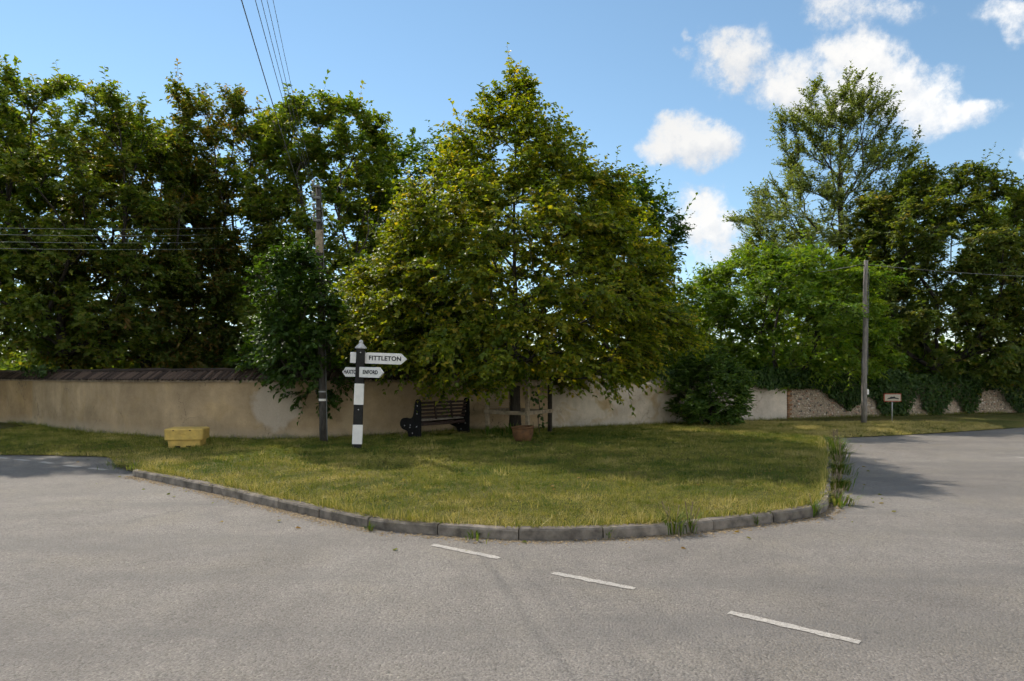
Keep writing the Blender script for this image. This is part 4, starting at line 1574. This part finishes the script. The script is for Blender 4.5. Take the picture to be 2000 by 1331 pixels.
for fr in (.33, .66):
    c_ = bl * (BL * fr) + bfw * .10 + UP * .63
    MB().box((0, 0, 0), (.05, .022, .42), M=r3 @ Matrix.Rotation(R(-8), 3, 'X')).build('back_brace', M['slat'], bench, bevel=.004, loc=c_ - bfw * .028)
for k in range(4):
    c_ = bl * (BL / 2) + bfw * (.20 + k * .115) + UP * (.40 + .008 * k)
    MB().box((0, 0, 0), (BL - .05, .095, .032), M=r3).build('seat_slat', M['seat'], bench, bevel=.005, loc=c_)
MB().box((0, 0, 0), (BL - .05, .045, .075), M=r3).build('seat_rail', M['slat'], bench, bevel=.005, loc=bl * (BL / 2) + bfw * .13 + UP * .315)
MB().box((0, 0, 0), (BL - .05, .045, .06), M=r3).build('seat_rail', M['slat'], bench, bevel=.005, loc=bl * (BL / 2) + bfw * .50 + UP * .345)

# ------------------------------------------------------------------ timber guard round the trunk
gp = [(-.59, 16.45), (.36, 15.75), (.93, 16.75), (-.02, 17.45)]
guard = empty('tree_guard', (.17, 16.6, 0))
tag(guard, 'square timber tree guard with rails around the broad tree trunk', 'tree guard')
go = Vector((.17, 16.6, 0))
for i, (x, y) in enumerate(gp):
    z = H(x, y)
    MB().box((0, 0, .72), (.085, .085, 1.62), R(-36)).build('post', M['timber_dark'] if i == 2 else M['timber'], guard, bevel=.006, loc=Vector((x, y, z)) - go)
for i in range(4):
    a, b = Vector((*gp[i], 0)), Vector((*gp[(i + 1) % 4], 0))
    d = b - a
    ang = math.atan2(d.y, d.x)
    out_n = Vector((d.y, -d.x, 0)).normalized()
    for zz in (.74, 1.42):
        c_ = (a + b) / 2 + Vector((0, 0, zz + (.01 if i % 2 else 0))) - go + out_n * .058
        MB().box((0, 0, 0), (d.length + .09, .028, .09), ang + (R(.8) if i == 0 else 0)).build('rail', M['timber'], guard, bevel=.004, loc=c_)
    if i in (3, 0):
        for k in range(11):
            zz = .84 + k * .052
            MB().tube([a + Vector((0, 0, zz)) - go, b + Vector((0, 0, zz)) - go], .0035, 4).build('guard_wire', M['galv'], guard) if i == 3 else None
# climbing plant on the guard's right side
rgc = np.random.default_rng(91)
nC = 260
tpar = rgc.random(nC)
zc_ = rgc.uniform(.25, 1.6, nC)
ctr = np.array([[.36, 15.75]]) * (1 - tpar[:, None]) + np.array([[.93, 16.75]]) * tpar[:, None]
sway = .5 + .18 * np.sin(zc_ * 4)
kC = np.abs(tpar - sway) < .09 + .16 * (zc_ > .8) * rgc.random(nC)
posC = np.column_stack([ctr + rgc.normal(0, .03, (nC, 2)), zc_ + .1])[kC]
vl, fl, K = leaf_geo(rgc, posC - np.array([.64, 16.25, .1]), unit(rgc.normal(0, .6, (len(posC), 3)) + [[0, 0, -.7]]), unit(rgc.normal(0, .5, (len(posC), 3)) + [[.3, -.9, .3]]), rgc.uniform(.06, .11, len(posC)), .75)
climber = empty('climbing_plant', (.64, 16.25, .1))
tag(climber, 'thin dark climbing plant on the right side of the tree guard', 'climber')
link('foliage', np_mesh('foliage', vl, fl, L_DARK, False, {'tint': np.repeat(rgc.random(len(posC)) * .6, K)}), climber)
MB().tube([(.02 * math.sin(k * 1.3), .03 * math.sin(k), .12 * k) for k in range(13)], .009, 5).build('stem', M['bark_dark'], climber)

# ------------------------------------------------------------------ terracotta pot
pp_ = G(1022, 866, .18)
pp_.z = H(pp_.x, pp_.y) - .015
pot = empty('plant_pot', pp_)
tag(pot, 'empty round terracotta pot on the grass before the tree guard', 'plant pot')
pot.rotation_euler = (0, R(-3), .3)
MB().lathe([(.13, 0), (.165, .03), (.205, .12), (.225, .22), (.228, .29), (.205, .29), (.20, .2), (.15, .06), (.1, .05)], n=32).build('pot_body', M['pot'], pot, smooth=True)
MB().lathe([(.226, .285), (.246, .29), (.25, .315), (.244, .33), (.212, .33), (.206, .30)], n=32, cap=False).build('rim', M['pot'], pot, smooth=True)
MB().lathe([(.19, .24), (.1, .25), (.01, .255)], n=24, cap=False).build('soil', M['soil'], pot, smooth=True)

# ------------------------------------------------------------------ yellow grit bin
bb = G(366, 871, .13)
bb.z = H(bb.x, bb.y) - .01
binr = empty('grit_bin', bb, R(10))
tag(binr, 'yellow plastic grit bin standing against the tan wall', 'grit bin')


def rbox(w, d, z, rd=.05, n=4):
    out = []
    for (sx_1, sy_1, a0) in ((1, 1, 0), (-1, 1, 90), (-1, -1, 180), (1, -1, 270)):
        for k in range(n + 1):
            a = R(a0 + 90 * k / n)
            out.append((sx_1 * (w / 2 - rd) + math.cos(a) * rd, sy_1 * (d / 2 - rd) + math.sin(a) * rd, z))
    return out


def loft(name, rings, mat, parent, smooth=False):
    vs, fs = [], []
    n = len(rings[0])
    for r_ in rings:
        vs += r_
    for i in range(len(rings) - 1):
        for k in range(n):
            fs.append((i * n + k, i * n + (k + 1) % n, (i + 1) * n + (k + 1) % n, (i + 1) * n + k))
    fs += [tuple(range(n))[::-1], tuple((len(rings) - 1) * n + k for k in range(n))]
    o = MB().add(vs, fs).build(name, mat, parent)
    return o


loft('bin_body', [rbox(.62, .47, 0, .035), rbox(.65, .50, .17, .035), rbox(.655, .505, .18, .035)], M['yellow'], binr)
lid = loft('lid', [rbox(.73, .57, .165, .05), rbox(.745, .585, .172, .05), rbox(.765, .60, .372, .05), rbox(.755, .59, .385, .05), rbox(.70, .53, .40, .05), rbox(.66, .49, .405, .05)], M['yellow'], binr)
for x in (-.12, .09):
    MB().box((x, -.226, .02), (.10, .03, .04)).build('fork_slot', M['slot'], binr)
for x in (-.19, .13):
    MB().box((x, -.29, .362), (.035, .02, .02)).build('hinge_slot', M['slot'], lid)
MB().box((0, -.301, .30), (.10, .012, .03)).build('handle', M['yellow'], lid, bevel=.003)

# ------------------------------------------------------------------ poles and wires
p1 = G(632, 866, .13)
p1.z = H(p1.x, p1.y) - .05
pole = empty('utility_pole', p1)
tag(pole, 'dark timber utility pole in front of the wall carrying overhead wires', 'utility pole')
top1 = V(622, 368, p1.y + .05)
dl = top1 - p1
pts = [dl * (k / 8) for k in range(9)]
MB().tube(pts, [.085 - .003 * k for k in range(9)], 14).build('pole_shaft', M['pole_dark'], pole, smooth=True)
axp = dl.normalized()


def on_pole(z):
    return dl * ((z - p1.z) / dl.z)


for zz in (5.75, 5.5, 5.25, 5.0):
    c_ = on_pole(zz)
    MB().box(tuple(c_ + Vector((-.02, -.1, 0))), (.16, .05, .05)).build('bracket', M['wire'], pole, bevel=.004)
    MB().lathe([(.02, 0), (.04, .02), (.025, .05), (.04, .08), (.015, .1)], tuple(c_ + Vector((-.09, -.1, .03))), 10).build('insulator', M['wire_grey'], pole)
for zz, hgt_, mt in ((4.55, .5, M['timber']), (1.08, .05, M['white']), (1.26, .03, M['galv'])):
    c_ = on_pole(zz)
    MB().lathe([(.088, -hgt_ / 2), (.088, hgt_ / 2)], tuple(c_), 14, cap=False).build('pole_band', mt, pole, smooth=True)
MB().tube([on_pole(z) + Vector((.088, -.02, 0)) for z in (.2, 1.5, 3, 4.5, 5.4)], .012, 5).build('cable', M['wire'], pole)


def wire(a, b, rad, sag, label, mat, n=22, group='overhead wires over the lane'):
    a, b = Vector(a), Vector(b)
    pts = []
    for k in range(n + 1):
        t = k / n
        p = a.lerp(b, t)
        p.z -= sag * 4 * t * (1 - t)
        pts.append(p - a)
    o = MB().tube(pts, rad, 5, cap=False).build('overhead_wire', mat, None, smooth=True, loc=a)
    tag(o, label, 'wire', group)
    return o


PZ = {z: p1 + on_pole(z) for z in (5.8, 5.6, 5.5, 5.35, 5.2, 5.05, 4.9, 4.7)}
fan = [(490, 0, 4.7, .0058, 'thick black service cable, leftmost of the wires rising from the pole'),
       (513, 0, 5.35, .0045, 'thin wire next to the thick service cable above the pole'),
       (522, 0, 5.5, .0045, 'middle of the five wires fanning up from the pole'),
       (531, 0, 5.6, .0045, 'fourth wire from the left in the fan above the pole'),
       (541, 0, 5.8, .0045, 'rightmost thin wire in the fan above the pole')]
for i, (px, py, z, rd, lb) in enumerate(fan):
    a = PZ[z] + Vector((-.07, -.1, .05))
    q = V(px, py, 9.0 + (i - 2) * 1.1)                       # where it leaves the picture
    d = (q - a)
    b = a + d * 1.95
    wire(a, b, rd, .32, lb, M['wire'])
for i, yl in enumerate((438, 451, 465, 478)):
    a = V(-160, yl + 4, 14.0)
    b = V(720, yl - 12, 34)
    wire(a, b, .0065, .25, ['topmost', 'second', 'third', 'lowest'][i] + ' of the faint wires running into the trees at left', M['wire_grey'], group='wires running into the trees at left')

p2 = G(1687, 829, .10)
p2.z = H(p2.x, p2.y) - .05
pole2 = empty('utility_pole', p2)
tag(pole2, 'pale weathered timber pole on the right verge before the ivy wall', 'utility pole')
t2 = V(1691, 509, p2.y)
dl2 = t2 - p2
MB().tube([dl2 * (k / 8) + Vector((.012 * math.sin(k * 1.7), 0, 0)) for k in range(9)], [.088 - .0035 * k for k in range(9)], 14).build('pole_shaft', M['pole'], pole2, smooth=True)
MB().box((.11, -.03, 1.02), (.06, .03, .16)).build('notice_plate', M['white'], pole2, bevel=.003)
MB().tube([dl2 * .97 + Vector((-.28, 0, .0)), dl2 * .97 + Vector((.28, 0, .0))], .018, 6).build('cross_bar', M['timber_dark'], pole2)
MB().tube([dl2 * f + Vector((.085, -.03, 0)) for f in (.3, .5, .7, .95)], .01, 5).build('cable', M['wire'], pole2)
wire(p2 + dl2 * .97 + Vector((.25, 0, 0)), (30, 26, 5.6), .008, .35, 'dark wire running right from the pale pole', M['wire'], group='wires from the pale pole')
wire(p2 + dl2 * .97 + Vector((-.25, 0, 0)), (5.0, 34, 6.2), .008, .35, 'dark wire running back behind the bright green tree', M['wire'], group='wires from the pale pole')

# ------------------------------------------------------------------ small village sign
vs_ = G(1743, 824, .11)
vs_.z = H(vs_.x, vs_.y) - .03
sg = empty('road_sign', vs_)
tag(sg, 'small white sign with red border on a thin post by the ivy wall', 'road sign')
KS = vs_.y / FPX
zt, zb = EYE + (HORIZON - 769) * KS - vs_.z, EYE + (HORIZON - 785) * KS - vs_.z
MB().tube([(0, .02, 0), (0, .02, zt - .03)], .022, 8).build('sign_post', M['galv'], sg, smooth=True)
MB().box((0, 0, (zt + zb) / 2), (34 * KS, .02, zt - zb)).build('border', M['red'], sg, bevel=.004)
fc = MB().box((0, -.012, (zt + zb) / 2), (34 * KS - .06, .012, zt - zb - .06)).build('sign_face', M['sign_face'], sg)
mk = [(-.19, -.055), (-.16, -.015), (-.1, .0), (-.05, .035), (.0, .02), (.05, .04), (.09, .0), (.19, -.02), (.2, -.055), (.05, -.03), (-.05, -.04)]
MB().prism(mk, (0, -.0205, (zt + zb) / 2), (1, 0, 0), (0, 0, 1), .003).build('emblem', M['letter'], fc)


# ------------------------------------------------------------------ weeds
def weed(px, py, n, h, label, seed, wide=.05, seedheads=0, z=0.0, wd=.012, lean=.6, straw=0.0):
    rg = np.random.default_rng(seed)
    b = G(px, py, z)
    root = empty('weed', b)
    tag(root, label, 'weed')
    a = rg.uniform(0, 6.28, n)
    rr = np.abs(rg.normal(0, wide, n))
    p0 = np.column_stack([np.cos(a) * rr, np.sin(a) * rr, np.zeros(n)])
    ln = np.abs(rg.normal(lean, .25, n))
    hh = h * rg.uniform(.5, 1.1, n)
    d1 = np.column_stack([np.cos(a) * ln * .5, np.sin(a) * ln * .5, np.ones(n)])
    p1_ = p0 + unit(d1) * (hh * .55)[:, None]
    d2 = np.column_stack([np.cos(a) * ln * 1.6, np.sin(a) * ln * 1.6, np.full(n, .45)])
    p2_ = p1_ + unit(d2) * (hh * .5)[:, None]
    sd = np.column_stack([-np.sin(a), np.cos(a), np.zeros(n)]) * (wd / 2)
    v = np.stack([p0 - sd * .6, p0 + sd * .6, p1_ + sd, p1_ - sd, p2_ + sd * .1, p2_ - sd * .1], 1)
    f = np.array([(0, 1, 2, 3), (3, 2, 4, 5)])
    fa = (f[None] + (np.arange(n) * 6)[:, None, None]).reshape(-1, 4)
    link('leaves', np_mesh('leaves', v.reshape(-1, 3), fa, L_WEED, False, {'tint': np.repeat(np.clip(rg.normal(.5 + straw, .25, n), 0, 1), 6)}), root)
    if seedheads:
        mb = MB()
        for k in range(seedheads):
            aa = rg.uniform(0, 6.28)
            q = Vector((math.cos(aa), math.sin(aa), 0)) * rg.uniform(.02, .1)
            hq = h * rg.uniform(.8, 1.25)
            mb.tube([q * .3, q * .8 + Vector((0, 0, hq * .6)), q * 1.3 + Vector((0, 0, hq))], [.003, .0025, .006], 4)
        o = mb.build('seed_heads', M['grit'], root)
        o['kind'] = 'stuff'
    return root


weed(928, 1050, 60, .13, 'low dark weed at the kerb foot left of the white scrap', 101, .09)
weed(1188, 1050, 40, .15, 'small spiky weed at the kerb foot right of the white scrap', 102, .05)
weed(1316, 1042, 110, .27, 'large bright green tuft at the front of the kerb', 103, .07, 4)
weed(1347, 1040, 30, .26, 'dry straggly grass beside the large kerb tuft', 104, .04, 6)
weed(1478, 1025, 22, .15, 'small weed in a kerb joint near the right corner', 105, .02)
weed(1588, 1008, 60, .22, 'green weed at the right corner of the kerb', 106, .05, 2)
weed(722, 1037, 30, .09, 'tiny dry tuft in a kerb joint left of the dashes', 107, .03)
rw = [(1634, 985, 0.16, 'lowest leafy weed along the right kerb side'), (1637, 955, 0.19, 'second weed up the right kerb side'), (1638, 925, 0.22, 'third weed up the right kerb side'),
      (1636, 902, 0.29, 'tall straw coloured weed midway up the right kerb side'), (1632, 884, 0.31, 'fifth weed up the right kerb side'), (1626, 870, 0.24, 'farthest weed on the right kerb side')]
for i, (px, py, h, lb) in enumerate(rw):
    weed(px, py, 130, h * 1.3, lb, 110 + i, .13, 12, wd=.018, lean=.7, straw=.18)
weed(235, 912, 90, .16, 'clump of weeds at the left tip of the green', 120, .22, 5, wd=.01, straw=.15)
weed(262, 915, 60, .13, 'rough grass clump just right of the left tip', 121, .2, 3, wd=.01, z=.1, straw=.2)
weed(1000, 852, 90, .35, 'leafy weeds growing inside the tree guard', 122, .3, 0, z=.2, wd=.035)
weed(955, 853, 60, .3, 'leafy weeds at the left post of the guard', 123, .2, 0, z=.2, wd=.035)
weed(785, 858, 14, .16, 'small white flowered weed by the bench foot', 124, .08, 4, z=.2)

# yellow cord hanging from the tree above the bench, and a white scrap in the gutter
ya, yb = V(843, 752, 15.9), V(861, 783, 15.85)
o = MB().tube([Vector((0, 0, 0)), (yb - ya) * .5 + Vector((.01, 0, .01)), yb - ya], .011, 6).build('yellow_cord', M['rope'], None, loc=ya)
tag(o, 'yellow cord hanging from the tree above the bench', 'cord')
sp_ = G(1093, 1052, 0)
o = MB().add([(-.035, 0, .004), (.02, -.01, .012), (.035, .02, .03), (.0, .03, .055), (-.03, .02, .03)], [(0, 1, 2), (0, 2, 4), (2, 3, 4)]).build('paper_scrap', M['litter'], None, loc=(sp_.x, sp_.y - .03, 0))
tag(o, 'crumpled white scrap lying against the front of the kerb', 'litter')

# fallen leaves on the lawn, the verge and in the gutter
rgf = np.random.default_rng(131)
fx = rgf.uniform(-9, 9, 900)
fy = rgf.uniform(6.2, 17.5, 900)
dF, _ = edge_dist(fx, fy)
inF = in_poly(fx, fy, POLY) & (fy < np.interp(fx, WALL[:, 0], WALL[:, 1]) - .1)
road_f = ~in_poly(fx, fy, POLY) & (dF < .9) & (dF > .2) & (rgf.random(900) < .35)
kF = (inF & (dF > .1) & (rgf.random(900) < .4)) | road_f
fx, fy, inF = fx[kF], fy[kF], inF[kF]
fz = np.where(inF, hgt(fx, fy) + .035, .006)
nF = len(fx)
vl, fl, K = leaf_geo(rgf, np.column_stack([fx, fy, fz]), unit(rgf.normal(0, 1, (nF, 3)) * [1, 1, .15]), unit(rgf.normal(0, .25, (nF, 3)) + [[0, 0, 1]]), rgf.uniform(.03, .065, nF), .7)
o = link('fallen_leaves', np_mesh('fallen_leaves', vl, fl, L_BROWN, False, {'tint': np.repeat(np.clip(rgf.normal(.62, .2, nF), 0, 1), K)}))
tag(o, 'scattered brown fallen leaves on the lawn and along the kerb', 'leaves', kind='stuff')
